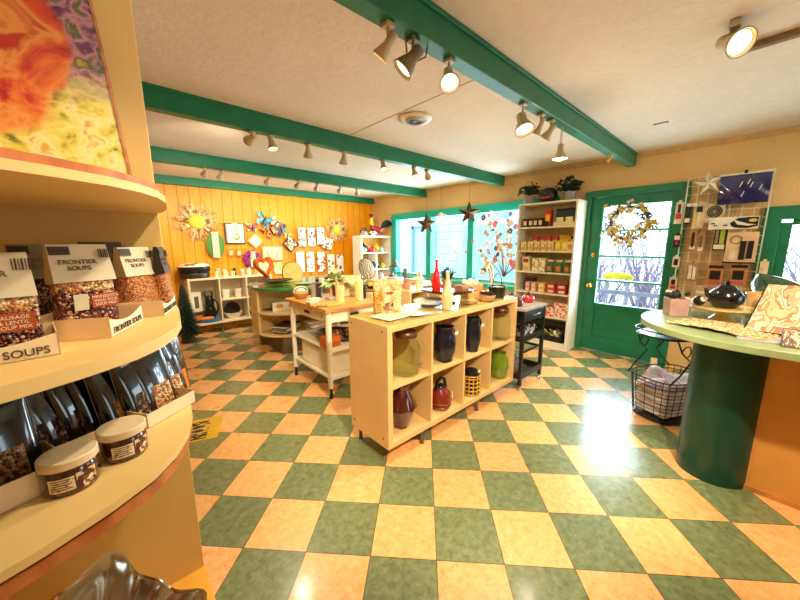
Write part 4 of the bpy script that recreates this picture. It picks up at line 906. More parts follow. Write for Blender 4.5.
# little tree
t = thing('christmas_tree', 'small dark green artificial fir tree on the floor beside the wall shelf', 'tree', (.77, 5.50, 0))
MB().tube([(0, 0, 0), (0, 0, .8)], [.02, .004]).build('trunk', DARK, t); MB().lathe([(.001, 0), (.09, 0), (.08, .12), (.001, .12)]).build('pot', DARK, t)
b = MB(); r_ = random.Random(4)
for i in range(260):
    z = .12+.74*(i/260)**.9; rad = .20*(1-(z-.12)/.80)+.015; a = i*2.399; tip = Vector((rad*math.cos(a), rad*math.sin(a), z-.03)); base = Vector((0, 0, z+.03)); sd_ = Vector((-math.sin(a), math.cos(a), 0))*.03*(1-(z-.12)/.9+.2)
    m_ = base.lerp(tip, .6)
    n0 = len(b.bm.faces); v = [b.V(base), b.V(m_-sd_), b.V(tip), b.V(m_+sd_), b.V(m_+Vector((0, 0, .02)))]
    b.bm.faces.new((v[0], v[1], v[4])); b.bm.faces.new((v[1], v[2], v[4])); b.bm.faces.new((v[2], v[3], v[4])); b.bm.faces.new((v[3], v[0], v[4])); b._mark(n0)
b.build('foliage', LEAFD, t)

# ---- corner shelf
KX, KY = 3.88, 5.44
KT = 1.59
t = thing('corner_shelf', 'tall white corner shelf with teapots, beneath the metal rooster', 'shelf unit', (KX, KY, 0)); KW = XW-.01-KX
WH2 = mat('#f6eedc', .4, var=.03)
MB().box(0, .035, 0, .30, 0, KT).build('side_panel', WH2, t); MB().box(KW-.035, KW, 0, .30, 0, KT).build('side_panel', WH2, t)
MB().box(.035, KW-.035, 0, .30, KT-.035, KT).build('top_board', WH2, t); MB().box(.035, KW-.035, .29, .30, 0, KT-.035).build('back_panel', mat('#e2a030', .6), t)
for z in (1.235, .88, .52, .05): MB().box(.035, KW-.035, .002, .29, z-.012, z+.012).build('shelf', WH2, t)
MB().box(KW*.50-.012, KW*.50+.012, .002, .29, .062, 1.223).build('divider', WH2, t)
def teapot(lb, loc, s, c_, rz=0, lidc=None, name='teapot'):
    m = mat(c_, .2, coat=.5); t = thing(name, lb, 'teapot', loc, rz)
    MB().lathe([(.001, 0), (.045*s, 0), (.075*s, .035*s), (.075*s, .07*s), (.05*s, .10*s), (.001, .105*s)], seg=18).build('body', m, t)
    MB().lathe([(.045*s, .10*s), (.03*s, .12*s), (.008*s, .125*s), (.012*s, .14*s), (.001, .15*s)], seg=14).build('lid', mat(lidc or c_, .25), t)
    MB().tube([(-.065*s, 0, .04*s), (-.10*s, 0, .07*s), (-.115*s, 0, .105*s)], [.016*s, .011*s, .007*s]).build('spout', m, t); handle(MB(), .065*s, .025*s, .09*s, .04*s, .007*s).build('handle', m, t)
    return t
def K(px, zz, dy=.12):
    v = on(px, 250, 1, KY+dy); return Vector((min(max(v.x, KX+.13), XW-.16), KY+dy, zz+.0125))
for px, zz, s, c_, lb in ((359, 1.235, .85, '#9cc8b8', 'pale green teapot at the near end of the top corner shelf'), (372, 1.235, 1.0, '#d8201c', 'bright red teapot in the middle of the top corner shelf'), (381, 1.235, .85, '#a0c4a0', 'sage green teapot at the wall end of the top corner shelf')):
    teapot(lb, K(px, zz, .09), s, c_)
for px, zz, s, c_, lb in ((363.5, 1.235, 1.35, '#1d2430', 'large black teapot behind the pale green teapot'), (369, 1.235, 1.0, '#e8d0a0', 'cream teapot behind the red teapot'), (376, 1.235, 1.3, '#f0c020', 'yellow teapot with a dark lid on the top corner shelf'), (360, .88, 1.0, '#a88a6a', 'tan teapot in the near half of the second corner shelf'), (366, .88, 1.0, '#8a9a9a', 'grey teapot in the near half of the second corner shelf'), (375, .88, 1.5, '#20242c', 'tall black and white teapot in the wall half of the second corner shelf'), (383, .88, .9, '#f0c424', 'yellow teapot at the wall end of the second corner shelf')):
    teapot(lb, K(px, zz, .2 if zz > 1 else .12), s, c_)
v = on(354+16, 236, 1, KY+.15)
t = thing('kettle', 'white stovetop kettle with a black hoop handle on top of the corner shelf', 'kettle', (4.06, KY+.14, KT+.001))
MB().lathe([(.001, 0), (.08, 0), (.085, .04), (.06, .09), (.001, .10)]).build('body', mat('#b0a494', .3), t); MB().tube([(.085*math.cos(a*PI/10), 0, .06+.10*math.sin(a*PI/10)) for a in range(11)], .012).build('handle', DARK, t); MB().ball((0, 0, .11), .015).build('lid_knob', DARK, t)
t = thing('kettle', 'black and white spotted kettle with a finial on top of the corner shelf', 'kettle', (4.30, KY+.14, KT+.001))
MB().lathe([(.001, 0), (.08, 0), (.09, .05), (.06, .10), (.001, .12)]).build('body', spots(['#f4ecdc', '#2a2420', '#f4ecdc', '#4a3a30'], 22, .3), t); MB().tube([(.095*math.cos(a*PI/10), 0, .08+.09*math.sin(a*PI/10)) for a in range(11)], .012).build('handle', DARK, t); MB().lathe([(.02, .11), (.012, .15), (.02, .17), (.001, .21)]).build('finial', spots(['#f4ecdc', '#5a4a40'], 40), t)
# rooster
t = thing('metal_rooster', 'painted metal rooster with a red body and black curled tail on the corner shelf', 'rooster figure', (4.40, KY+.10, KT+.001), rz=-.6)
b = MB(); b.tube([(-.13, 0, .30), (-.14, 0, .22), (-.10, 0, .16), (-.02, 0, .13), (.06, 0, .12), (.12, 0, .15)], [.03, .045, .065, .075, .06, .02], 12); b.build('body', mat('#a01c1c', .35, coat=.3), t)
MB().tube([(-.13, 0, .38), (-.135, 0, .33), (-.14, 0, .25), (-.115, 0, .2)], [.028, .033, .045, .04], 12).build('neck_feathers', mat('#f2c21c', .4), t)
MB().ball((-.135, 0, .40), .034, (1.2, .7, 1)).build('head', mat('#7a1418', .4), t)
b = MB()
for k in range(4): b.ball((-.165+k*.024, 0, .435+.008*math.sin(k)), .016, (1, .35, 1.3), 8)
b.build('comb', mat('#8a1418', .4), t); MB().lathe([(.001, 0), (.012, 0), (.001, .04)], seg=8).build('beak', mat('#e8b030', .4), t, (-.165, 0, .40), (0, -PI/2-.3, 0))
b = MB()
for k in range(7):
    a0 = .3+k*.2; R_ = .10+.012*k
    b.tube([(.08+R_*(1-math.cos(a))*.72, (k-3)*.008, .14+R_*1.0*math.sin(a)*(.5+.09*k)) for a in [a0*.3+i*.32 for i in range(8)]], [.02, .024, .026, .024, .022, .02, .014, .006], 6)
b.build('tail', mat('#0f1418', .3), t)
for s in (-.02, .02): MB().tube([(-.01, s, .10), (0, s, .05), (-.01, s, .005)], .006).build('leg', mat('#c8a060', .5), t); MB().box(-.04, .02, s-.012, s+.012, 0, .008).build('foot', mat('#c8a060', .5), t)

# ---- things hung on the yellow wall
def Wp(px, py, d=.03): return on(px, py, 1, YW-d)
def sunburst(lb, c, R_, seed):
    r = random.Random(seed); t = thing('sunburst_wreath', lb, 'wreath', c)
    b = MB()
    for k in range(90):
        a = r.uniform(0, 2*PI); r0 = R_*.28; r1 = R_*r.uniform(.62, 1); ca, sa = math.cos(a), math.sin(a); w_ = r.uniform(-.25, .25)
        b.tube([(r0*ca, -.01, r0*sa), ((r0+r1)/2*math.cos(a+w_*.3), -.02-r.random()*.03, (r0+r1)/2*math.sin(a+w_*.3)), (r1*math.cos(a+w_), -.01-r.random()*.04, r1*math.sin(a+w_))], [.009, .008, .002], 4)
    b.build('rays', spots(['#8a6a34', '#d8c088', '#f0e0b0', '#a8843c'], 9, .7, 'noise'), t)
    b = MB(); b.T = Matrix.Translation((0, -.03, 0)) @ Euler((PI/2, 0, 0)).to_matrix().to_4x4(); b.ball((0, 0, 0), R_*.3, (1, 1, .3), 20); b.build('centre', mat('#f4d838', .6, bump=.8, scale=60, var=.2), t)
sunburst('large straw sunburst with a yellow centre nearest the shelf unit on the yellow wall', Wp(196, 222), .36, 1)
sunburst('second straw sunburst with a pale yellow centre near the corner of the yellow wall', Wp(336, 230), .30, 2)
gx0, gx1 = Wp(205, 240).x, Wp(346, 240).x
b = MB(); gm = mat('#c8900c', .4, .4)
for i in range(int((gx1-gx0)/.11)+1): b.box(gx0+i*.11-.002, gx0+i*.11+.002, -.002, .002, 1.02, 1.78)
for k in range(8): b.box(gx0, gx1, -.004, 0, 1.02+k*.108-.002, 1.02+k*.108+.002)
tag(b.build('wire_grid', gm, None, (0, YW-.03, 0)), 'yellow wire grid panel on the yellow wall holding towels and boards', 'wire grid')
def hang(name, lb, cat, px, py, w_, h_, m, d=.06, rot=0, dep=.012, extra=None, edge=None, group=None):
    c = Wp(px, py, d); t = thing(name, lb, cat, c, group=group, rot=(0, rot, 0))
    MB().cbox((0, 0, 0), (w_, dep, h_)).build('panel', m, t, bevel=.003)
    if edge: MB().box(-w_/2-.018, w_/2+.018, dep/2, dep/2+.01, -h_/2-.018, h_/2+.018).build('frame', edge, t)
    if extra:
        for (nm_, x, z, ww, hh, mm) in extra: MB().cbox((x, -dep/2-.004, z), (ww, .006, hh)).build(nm_, mm, t)
    return t
c = Wp(215.5, 245, .06); t = thing('green_platter', 'oval green platter with a striped towel hanging on the yellow wall', 'platter', c)
b = MB(); b.T = Euler((PI/2, 0, 0)).to_matrix().to_4x4(); b.lathe([(.001, 0), (1, 0), (1.03, .012), (.001, .012)], seg=32, sx=.13, sy=.21); b.build('platter', mat('#4f8a2c', .4), t)
MB().cbox((.0, -.022, .0), (.10, .012, .42)).build('towel', spots(['#f2ead0', '#6a7a5a', '#f2ead0', '#c8b88a'], 7, .8, 'stripe', (3, 1, 1)), t)
hang('framed_towel', 'dark green framed board with a white printed towel high on the yellow wall', 'board', 235, 233.5, .28, .31, mat('#f4ecd4', .6), extra=[('print', .02, 0, .10, .22, spots(['#f4ecd4', '#d8cc8a', '#6a8a5a', '#f4ecd4', '#e8b050'], 22)), ('border', -.13, 0, .02, .3, mat('#d89a9a', .6)), ('hook', 0, .16, .08, .03, WHITE)], edge=mat('#1a4a34', .5))
for px, py, lb in ((231, 253, 'tiny orange framed picture below the dark green framed board, the larger one'), (239, 253, 'tiny orange framed picture below the dark green framed board, the narrower one')):
    hang('framed_print', lb, 'picture', px, py, .09 if px < 235 else .07, .11, mat('#e88a2c', .5), extra=[('picture', 0, 0, .05, .07, mat('#f4dca0', .6))])
bcol = [['#c83c28', '#e8d4b8', '#6a2a2a'], ['#1c8aa0', '#12303c', '#6ac0c0'], ['#e06a2a', '#5a1c14', '#f0a050'], ['#d84a3a', '#1c7a8a', '#f0d8b0'], ['#1c9ab0', '#8a2c3c', '#0f3a4a'], ['#e8c86a', '#8aa86a', '#f0e0b0']]
bl = ['small red and white', 'large teal', 'large orange', 'red and blue', 'blue and maroon', 'pale yellow']
for i, (px, py, s, rr) in enumerate(((252, 227, .8, .1), (264, 220, 1.2, .5), (271, 231, 1.25, -.5), (276, 223, .9, .7), (281, 230, 1.0, -.3), (287, 236, .6, .2))):
    c = Wp(px, py, .07); t = thing('metal_butterfly', bl[i]+' metal butterfly in the cluster on the yellow wall', 'butterfly', c, rot=(0, rr, 0))
    for sx in (-1, 1):
        up_ = [(0, 0), (.03, .06), (.09, .10), (.13, .08), (.11, .02), (.04, -.005)]; lo_ = [(0, 0), (.05, -.01), (.09, -.04), (.08, -.09), (.04, -.10), (.01, -.04)]
        for nm_, pl in (('upper_wing', up_), ('lower_wing', lo_)):
            b = MB(); b.T = Matrix(((s*sx, 0, 0, 0), (0, 0, 1, 0), (0, s, 0, 0), (0, 0, 0, 1))); b.prism(pl, -.004-.02, .0-.02); b.build(nm_, spots(bcol[i], 26, .4, seed=i), t, (0, 0, 0), (0, 0, .25*sx))
    b = MB(); b.T = Matrix.Translation((0, -.022, 0)); b.ball((0, 0, 0), .045*s, (.3, .3, 1.3), 10); b.build('body', DARK, t)
hang('diamond_tile', 'cream diamond-hung tile with a small loop on the yellow wall', 'tile', 255.5, 241, .16, .16, mat('#f6ecc8', .4), rot=PI/4, edge=mat('#d8b860', .5), extra=[('print', 0, 0, .07, .07, mat('#e8e4b8', .5))])
hang('diamond_tile', 'dark framed diamond-hung tile with a floral print on the yellow wall', 'tile', 291, 244, .19, .19, spots(['#e8cfa8', '#8a5a4a', '#f0e0c0', '#a8884a'], 30, .5), rot=PI/4, edge=mat('#3a1c18', .4))
c = Wp(252, 259, .06); t = thing('purple_flower', 'purple felt flower wreath with a cream towel across it on the yellow wall', 'wreath', c)
b = MB()
for k in range(10):
    a = k*PI/5; b.ball((.11*math.cos(a), 0, .11*math.sin(a)), .05, (1, .35, 1), 10)
b.build('petals', mat('#8a1a78', .7, var=.3), t); MB().cbox((.01, -.03, 0), (.085, .01, .27)).build('towel', spots(['#f0e0b8', '#c8a060', '#f8ecd0'], 18), t)
c = Wp(272.5, 253, .08); t = thing('canvas_tote', 'cream canvas tote bag hanging by its handles on the yellow wall', 'bag', c)
MB().cbox((0, 0, -.01), (.36, .03, .25)).build('body', mat('#efdcb0', .8, var=.06), t, bevel=.008)
MB().tube([(-.09, -.02, .05), (-.085, -.03, -.02), (-.05, -.03, -.09), (0, -.03, -.115), (.05, -.03, -.09), (.085, -.03, -.02), (.09, -.02, .05)], .008).build('handle', mat('#c8ad7c', .8), t)
tw = [['#f6f0e0', '#f6f0e0', '#f6f0e0', '#c8685a', '#f6f0e0', '#f6f0e0', '#8a9a6a', '#f8f4ea'], ['#f8f2e4', '#f8f2e4', '#b8584a', '#f8f2e4', '#f8f2e4', '#f8f2e4', '#5a5a4a', '#f8f2e4'], ['#f6f0e0', '#f6f0e0', '#7a4a4a', '#f8f2e4', '#f8f2e4', '#9a8a5a', '#f8f2e4', '#f8f2e4']]
for i, (px, py, w_, h_, lb) in enumerate(((302, 237, .16, .36, 'white towel with bird print, first of the upper row of towels from the tote bag'), (311.5, 237, .16, .36, 'white towel with a red bird, second of the upper row of towels'), (320.5, 236, .16, .34, 'white towel with floral print, third of the upper row of towels by the sunburst'))):
    hang('tea_towel', lb, 'towel', px, py, w_, h_, spots(tw[i], 26, .8, seed=i*3), d=.07, dep=.02)
hang('tea_towel', 'white towel with blue flowers hung as a diamond beside the second sunburst', 'towel', 327.5, 243.5, .22, .22, spots(['#f8f4ea', '#f8f4ea', '#4a6aaa', '#f8f4ea', '#f8f4ea', '#b8482c', '#f8f4ea'], 26, .8, seed=7), rot=.25, d=.09)
for i, (px, py, lb) in enumerate(((300.5, 262, 'plain white towel, first of the lower row of towels on the yellow wall'), (310.5, 262, 'white towel with small flowers, second of the lower row of towels'), (321, 262, 'white towel with a red flower, third of the lower row of towels'), (331, 264, 'white towel with green leaves, fourth of the lower row of towels'), (340, 264, 'white towel with blue sprigs, last of the lower row of towels near the corner'))):
    hang('tea_towel', lb, 'towel', px, py, .165, .40, spots([['#f8f4ea', '#f4ecd8', '#f8f4ea'], ['#f8f4ea', '#c8a050', '#f8f4ea', '#f8f4ea'], ['#f8f4ea', '#c03828', '#f8f4ea', '#8a9a6a', '#f8f4ea'], ['#f8f4ea', '#6a8a4a', '#f8f4ea', '#f8f4ea'], ['#f8f4ea', '#4a5a8a', '#f8f4ea', '#f8f4ea', '#f8f4ea', '#f8f4ea']][i]+['#f8f4ea']*2, 24, .8, seed=i), d=.07, dep=.02)
hang('printed_sheet', 'pale yellow printed card between the heart bowl and round board on the yellow wall', 'card', 278, 268, .16, .22, spots(['#f4e09a', '#e8c860', '#f8ecc0'], 18, .7))

# ---- stars and ornaments hanging in front of the windows
def star3(lb, c, R_, m, name='metal_star', cat='star', sx=1.0, n=5, inner=.4, top=H, rot=0):
    t = thing(name, lb, cat, c, rot=(0, 0, -.85 if top else -PI/2))
    b = MB(); pts = []
    for k in range(2*n):
        a = PI/2+PI*k/n+rot; rr = R_ if k % 2 == 0 else R_*inner; pts.append((rr*math.cos(a)*sx, 0, rr*math.sin(a)))
    n0 = len(b.bm.faces); f = b.V((0, -R_*.22, 0)); g = b.V((0, R_*.22, 0)); vs = [b.V(p_) for p_ in pts]
    for k in range(2*n): b.mi = k % 2; i0 = len(b.bm.faces); b.bm.faces.new((vs[k], vs[(k+1) % (2*n)], f)); b.bm.faces.new((vs[(k+1) % (2*n)], vs[k], g)); b._mark(i0)
    b.build('star', m, t)
    if top: MB().tube([(0, 0, R_), (0, 0, top-c[2])], .0018, 4).build('hanging_wire', IRON, t)
    return t
cop = [mat('#2c2a1c', .3, .6), mat('#8a4a24', .3, .6)]
star3('black and copper barn star hanging over the far window post', on(426.5, 224, 0, 4.45), .20, cop)
star3('black and copper barn star hanging over the nearer window post', on(469, 213, 0, 4.45), .19, cop)
c = on(441, 215, 0, 4.45)
t = thing('hanging_paper_bird', 'small white winged paper ornament hanging between the two barn stars', 'ornament', c, rot=(0, 0, -PI/2))
for s in (-1, 1):
    b = MB(); n0 = 0; v = [b.V(p_) for p_ in ((0, 0, .05), (s*.14, .02, -.02), (s*.06, -.01, .0), (0, 0, -.04))]; b.bm.faces.new(v); b.build('wing', WHITE, t, solid=.004)
MB().ball((0, 0, 0), .025, (1, 1, 1.5)).build('body', WHITE, t)
for s in (-.02, .02): MB().tube([(s*.3, 0, .03), (s, 0, H-c.z)], .0015, 4).build('hanging_wire', IRON, t)
c = on(423, 231, 0, 4.6); t = thing('glass_bluebird', 'tiny blue ornament hanging beside the far window post', 'ornament', c)
MB().ball((0, 0, 0), .03, (.5, 1.4, .7)).build('body', mat('#2a8ac0', .3), t); MB().tube([(0, 0, .02), (0, 0, 1.93-c.z)], .0015, 4).build('hanging_wire', IRON, t)
# flowering wire spray in the near pane
c = on(503, 244, 0, 4.50); c.y += .06; t = thing('metal_flower_spray', 'spray of wire branches with red and cream flowers in front of the near window pane', 'metal flowers', c)
r_ = random.Random(77); b = MB(); tips = []
stem0 = Vector((0, -.10, -.50))
for k in range(22):
    a = .45+k*.11; L_ = r_.uniform(.5, 1.0); tip = Vector((r_.uniform(-.03, .03), .62*math.cos(a)*L_, -.5+1.08*math.sin(a)*L_)); mid = stem0.lerp(tip, .5)+Vector((0, r_.uniform(-.08, .08), .05)); b.tube([stem0, mid, tip], [.006, .004, .003], 5)
    for tt in (.45, .6, .8, 1): tips.append((stem0.lerp(mid, tt*2) if tt < .5 else mid.lerp(tip, tt*2-1))+Vector((r_.uniform(-.03, .0), r_.uniform(-.09, .09), r_.uniform(-.07, .07))))
b.build('branches', mat('#6a5a4a', .4, .5), t)
fm = [mat('#e88a94', .5), mat('#f6eee4', .5), mat('#f4d8b4', .5), mat('#d88a8a', .5), mat('#f8f4f0', .5), mat('#caa36a', .5), mat('#5a4a5a', .5)]
for k, tp in enumerate(tips):
    b = MB(); rr = r_.uniform(.018, .038)
    for j_ in range(5): a = j_*2*PI/5+k; b.ball(tp+Vector((-.01, rr*.7*math.cos(a), rr*.7*math.sin(a))), rr*.55, (.3, 1, 1), 8)
    b.build('flower', fm[k % 7], t)

# ---- tall product shelf
SX0, SX1, SY0, SY1, ST = 4.355, XW-.04, 1.545, 2.315, 1.955
WH = mat('#f4e8cc', .4, var=.03)
t = thing('product_shelf', 'tall white bookcase stocked with packaged foods beside the green door', 'bookcase', (SX0, SY0, 0)); dx, dy = SX1-SX0, SY1-SY0
for y in (0, dy-.022): MB().box(0, dx, y, y+.022, 0, ST).build('side_panel', WH, t, bevel=.001)
MB().box(0, dx, .022, dy-.022, ST-.022, ST).build('top_board', WH, t); MB().box(dx-.01, dx, .022, dy-.022, 0, ST-.022).build('back_panel', mat('#d8c090', .6), t); MB().box(.005, .02, .022, dy-.022, 0, .09).build('kickboard', WH, t)
SZ = [1.64, 1.32, 1.035, .755, .44, .10]
for z in SZ: MB().box(0, dx-.01, .022, dy-.022, z-.02, z).build('shelf', WH, t, bevel=.001)
def prod(name, lb, cat, yc, z, wy, h_, m, dep=.09, xo=.02, top=None, shape='box', group=None, lab=None, xx=None):
    yc = min(max(yc, SY0+.022+wy/2+.006), SY1-.022-wy/2-.006)
    t = thing(name, lb, cat, (SX0+xo+dep/2 if xx is None else xx, yc, z+.0006), group=group, rz=rnd.uniform(-.05, .05))
    if shape == 'box':
        MB().box(-dep/2, dep/2, -wy/2, wy/2, 0, h_).build('carton', m, t, bevel=.0015)
        if lab: MB().box(-dep/2-.0015, -dep/2, -wy*.36, wy*.36, h_*.22, h_*.72).build('printed_label', lab, t)
        if top: MB().box(-dep/2-.001, dep/2+.001, -wy/2-.001, wy/2+.001, h_*.8, h_+.001).build('lid', top, t)
    elif shape == 'bag':
        pouch(MB(), wy, dep, h_, wy*.9, .008).build('bag', m, t, (0, 0, 0), (0, 0, PI/2))
        if lab: MB().box(-dep/2-.012, -dep/2-.009, -wy*.34, wy*.34, h_*.15, h_*.5).build('printed_label', lab, t)
        if top: MB().box(-.012, .012, -wy*.46, wy*.46, h_*.86, h_*1.02).build('folded_top', top, t)
    return t
YL = lambda px, py, dx_=0: on(px, py, 0, SX0+.02).y
ordn = ['first', 'second', 'third', 'fourth', 'fifth', 'sixth', 'seventh', 'eighth', 'ninth', 'tenth', 'eleventh', 'twelfth']
for i, px in enumerate((525, 530.5, 535.5, 540.5)): prod('tea_box', 'dark brown box with a cream label on the top shelf, %s from the window side' % ordn[i], 'box', YL(px, 221), SZ[0], .062, .115, mat('#4a1c16', .5), lab=mat('#ecd8b0', .6))
prod('snack_box', 'tall red and yellow carton in the middle of the top shelf', 'box', YL(547.5, 218), SZ[0], .075, .215, mat('#c8281c', .4), lab=mat('#f2c21c', .5))
prod('coffee_box', 'small black carton in front of the tall red and yellow carton', 'box', YL(546.5, 223), SZ[0], .06, .065, BLACK, dep=.03, xo=.0-.012)
for i, px in enumerate((560, 571)): prod('pasta_bag', 'black-topped dark green bag with a cream label on the top shelf, '+['nearer the window', 'nearer the door'][i], 'bag', YL(px, 216), SZ[0], .13, .215, mat('#1c3420', .4, var=.5, scale=30), dep=.09, shape='bag', lab=mat('#f0dc9c', .5), top=BLACK)
for i in range(2): prod('cream_box', 'long cream carton lying in front of the green bags, '+['window side', 'door side'][i], 'box', YL((559, 571)[i], 223), SZ[0], .13, .05, mat('#eed8a0', .5), dep=.02, xo=.0-.005)
for i, px in enumerate((523.5, 530.3, 537, 543.5, 550.5)):
    prod('cookie_bag', 'cream and orange food carton on the second shelf, %s from the window side' % ordn[i], 'box', YL(px, 244), SZ[1], .078, .125, mat('#f0d48a', .5), lab=spots(['#d88a3a', '#f4e0a0', '#a84a2a'], 60))
    if i: prod('cookie_bag', 'red topped carton behind the cream cartons on the second shelf, %s from the window side' % ordn[i-1], 'box', YL(px+1, 240), SZ[1], .08, .20, mat('#c8483c', .5), xo=.13, lab=mat('#f0c8b0', .5))
for i, px in enumerate((558, 564.5)): 
    prod('pancake_box', 'bright yellow carton on the second shelf, '+['window side one', 'door side one'][i], 'box', YL(px, 244), SZ[1], .075, .135, mat('#f4cc28', .5), lab=mat('#f8e890', .5))
    prod('pancake_box', 'yellow carton in the back row of the second shelf, '+['window side one', 'door side one'][i], 'box', YL(px+1, 240), SZ[1], .08, .20, mat('#f0b828', .5), xo=.13, lab=mat('#f8e890', .5))
prod('cracker_box', 'cream carton with a black top at the door end of the second shelf', 'box', YL(571.3, 244), SZ[1], .065, .12, mat('#f0dca4', .5), lab=mat('#d8a050', .5)); prod('cracker_box', 'black topped carton at the back of the second shelf door end', 'box', YL(572, 240), SZ[1], .065, .19, mat('#e8d0a0', .5), xo=.13, top=BLACK)
FL1 = spots(['#f6e8c0', '#e8c87a', '#f8f0d4', '#a8b87a', '#f6e8c0'], 30, .5)
prod('gift_carton', 'cream carton with a red spot stacked at the window end of the third shelf', 'box', YL(526, 256), SZ[2]+.1006, .10, .10, mat('#f2dcae', .5), lab=mat('#b8282c', .5)); prod('gift_carton', 'lower cream carton with a yellow label at the window end of the third shelf', 'box', YL(526, 268), SZ[2], .10, .10, mat('#f2e0b0', .5), lab=mat('#e8c85a', .5))
for i, px in enumerate((535, 542)): prod('soup_mix_box', 'cream carton with floral print on the third shelf, %s stack from the window end' % ['second', 'third'][i], 'box', YL(px, 262), SZ[2], .082, .185, FL1, dep=.1)
for i, px in enumerate((549.5, 558.5, 567.5)):
    t = prod('granola_bag', 'green and orange topped bottle-shaped bag on the third shelf, %s from the cream cartons' % ordn[i], 'bag', YL(px, 264), SZ[2], .078, .165, mat('#3f7a3c', .4), dep=.07, shape='bag', lab=mat('#e8783a', .5), top=mat('#e6e0c0', .5))
prod('dark_crate', 'dark maroon box at the window end of the fourth shelf', 'box', YL(526, 282), SZ[3], .12, .175, mat('#4a1018', .4), xo=.10, dep=.12)
cc = ['#e8a08a', '#f0c0a0', '#f2c63a', '#d83a3c', '#d02c38']
for i, px in enumerate((527, 533, 541, 550.5, 561.5)):
    for k in range(2): prod('candy_box', ['salmon', 'peach', 'yellow', 'bright red', 'crimson'][i]+' candy carton on the fourth shelf, '+['lower', 'upper'][k]+' of its stack', 'box', YL(px, 288), SZ[3]+k*.0655, (.06, .06, .085, .10, .105)[i], .064, mat(cc[i], .4), lab=mat('#f4e0c8', .5))
prod('dark_crate', 'small dark red box at the door end of the fourth shelf', 'box', YL(568, 282), SZ[3], .06, .18, mat('#8a1c20', .4), xo=.14)
for i, px in enumerate((543, 550, 557, 566)):
    for k in range((2, 2, 3, 3)[i]): prod('jelly_box', 'red and white food carton on the fifth shelf, column %s from the cart, %s layer' % (ordn[i], ['bottom', 'middle', 'top'][k]), 'box', YL(px, 312), SZ[4]+k*.0655, .085, .064, spots(['#d8323a', '#f4e4d4', '#e86a5a', '#f0d0b0'], 34, .4, seed=i+k), dep=.10)
for i, (px, c_) in enumerate(((524, '#c86a50'), (533, '#e8d0b0'))): prod('jelly_box', ['brick red', 'cream'][i]+' food carton at the window end of the fifth shelf', 'box', YL(px, 308), SZ[4], .1, .14, mat(c_, .5))
t = thing('mesh_bin', 'black mesh bin full of small packets on the bottom shelf', 'bin', (SX0+.01, 1.60, SZ[5]+.001)); 
b = MB(); b.box(0, .25, 0, .66, 0, .006).box(0, .006, 0, .66, 0, .08).box(0, .006, 0, .66, .22, .235).box(.244, .25, 0, .66, 0, .235).box(0, .25, 0, .006, 0, .235).box(0, .25, .654, .66, 0, .235)
b.build('bin', BLACK, t); b = MB(); r_ = random.Random(6)
for i in range(90): b.cbox((r_.uniform(.03, .22), r_.uniform(.04, .62), .02+r_.uniform(0, .10)), (.05, .07, .012), (r_.uniform(-.8, .8), r_.uniform(-.8, .8), r_.uniform(0, 3)))
o = b.build('packets', spots(['#e8e0b0', '#c8b05a', '#8a4a3a', '#f0e8d0', '#6a7a3a'], 16, .3), t); o['kind'] = 'stuff'
# on top of the bookcase
def Tt(px, py): v = on(px, 205, 0, SX0+.15); return Vector((SX0+.15, v.y, ST+.001))
def bushy(lb, loc, s, seed, cat='plant'):
    r = random.Random(seed); t = thing('potted_plant', lb, cat, loc)
    MB().lathe(hollow([(.04*s, 0), (.055*s, .08*s)], .004)).build('pot', mat('#9a948a', .5), t); b = MB()
    for i in range(170):
        d = Vector((r.gauss(0, 1), r.gauss(0, 1), abs(r.gauss(0, .9)))).normalized()*r.uniform(.03, .12)*s; c_ = Vector((0, 0, .10*s))+d; b.cbox(c_, (.03*s, .018*s, .003), (r.uniform(-1, 1), r.uniform(-1, 1), r.uniform(0, 6)))
    b.build('foliage', LEAFD, t)
bushy('dark bushy plant in a grey pot at the window end of the bookcase top', Tt(529, 0), 1.4, 1); bushy('dark bushy plant in a grey pot at the door end of the bookcase top', Tt(568, 0), 1.4, 2)
t = thing('black_sign_pot', 'black rounded pot with a bow and red lettering between the two plants on the bookcase', 'pot', Tt(548, 0)); MB().lathe([(.001, 0), (.075, 0), (.118, .07), (.105, .15), (.06, .19), (.001, .2)]).build('body', mat('#1a1414', .4), t); MB().tube([(0, 0, .19), (.01, 0, .30)], [.004, .0015]).build('stem', WHITE, t)
b = MB(); b.box(-.112, -.108, -.07, .07, .055, .072); b.build('red_lettering', mat('#c8342c', .5), t, (-.004, 0, .0))

# ---- wreath on the green door
c = on(629.5, 224, 0, XW-.01); c.x = XW-.05; c.z += .01
t = thing('door_wreath', 'round wreath of yellow and cream blossoms hanging on the green door', 'wreath', c)
r_ = random.Random(12)
b = MB(); b.tube([(0, .185*math.cos(a*PI/16), .185*math.sin(a*PI/16)) for a in range(32)], .016, 6, closed=True)
for k in range(110):
    a = r_.uniform(0, 2*PI); rr = .185; o_ = r_.uniform(-.6, .6); p0 = Vector((0, rr*math.cos(a), rr*math.sin(a))); p1 = p0+Vector((r_.uniform(-.04, .01), .09*math.cos(a+o_+.6), .08*math.sin(a+o_+.6))); b.tube([p0, p1], [.004, .0015], 4)
b.build('twig_ring', mat('#4a3a22', .7), t)
lv = MB(); bl_ = {}
cols = [('#c8a81c', 'yellow'), ('#e4d49c', 'cream'), ('#e0b82c', 'golden'), ('#efe4c8', 'white')]
for nm_, n_, dens in (('leaves', 110, 0),):
    for k in range(n_):
        a = r_.uniform(0, 2*PI); rr = .185+r_.gauss(.005, .042); lv.cbox((r_.uniform(-.04, .0), rr*math.cos(a), rr*math.sin(a)), (.004, .04, .018), (r_.uniform(0, 6), r_.uniform(-.6, .6), r_.uniform(-.6, .6)))
lv.build('leaves', mat('#3f4a1c', .6, var=.4, scale=40), t)
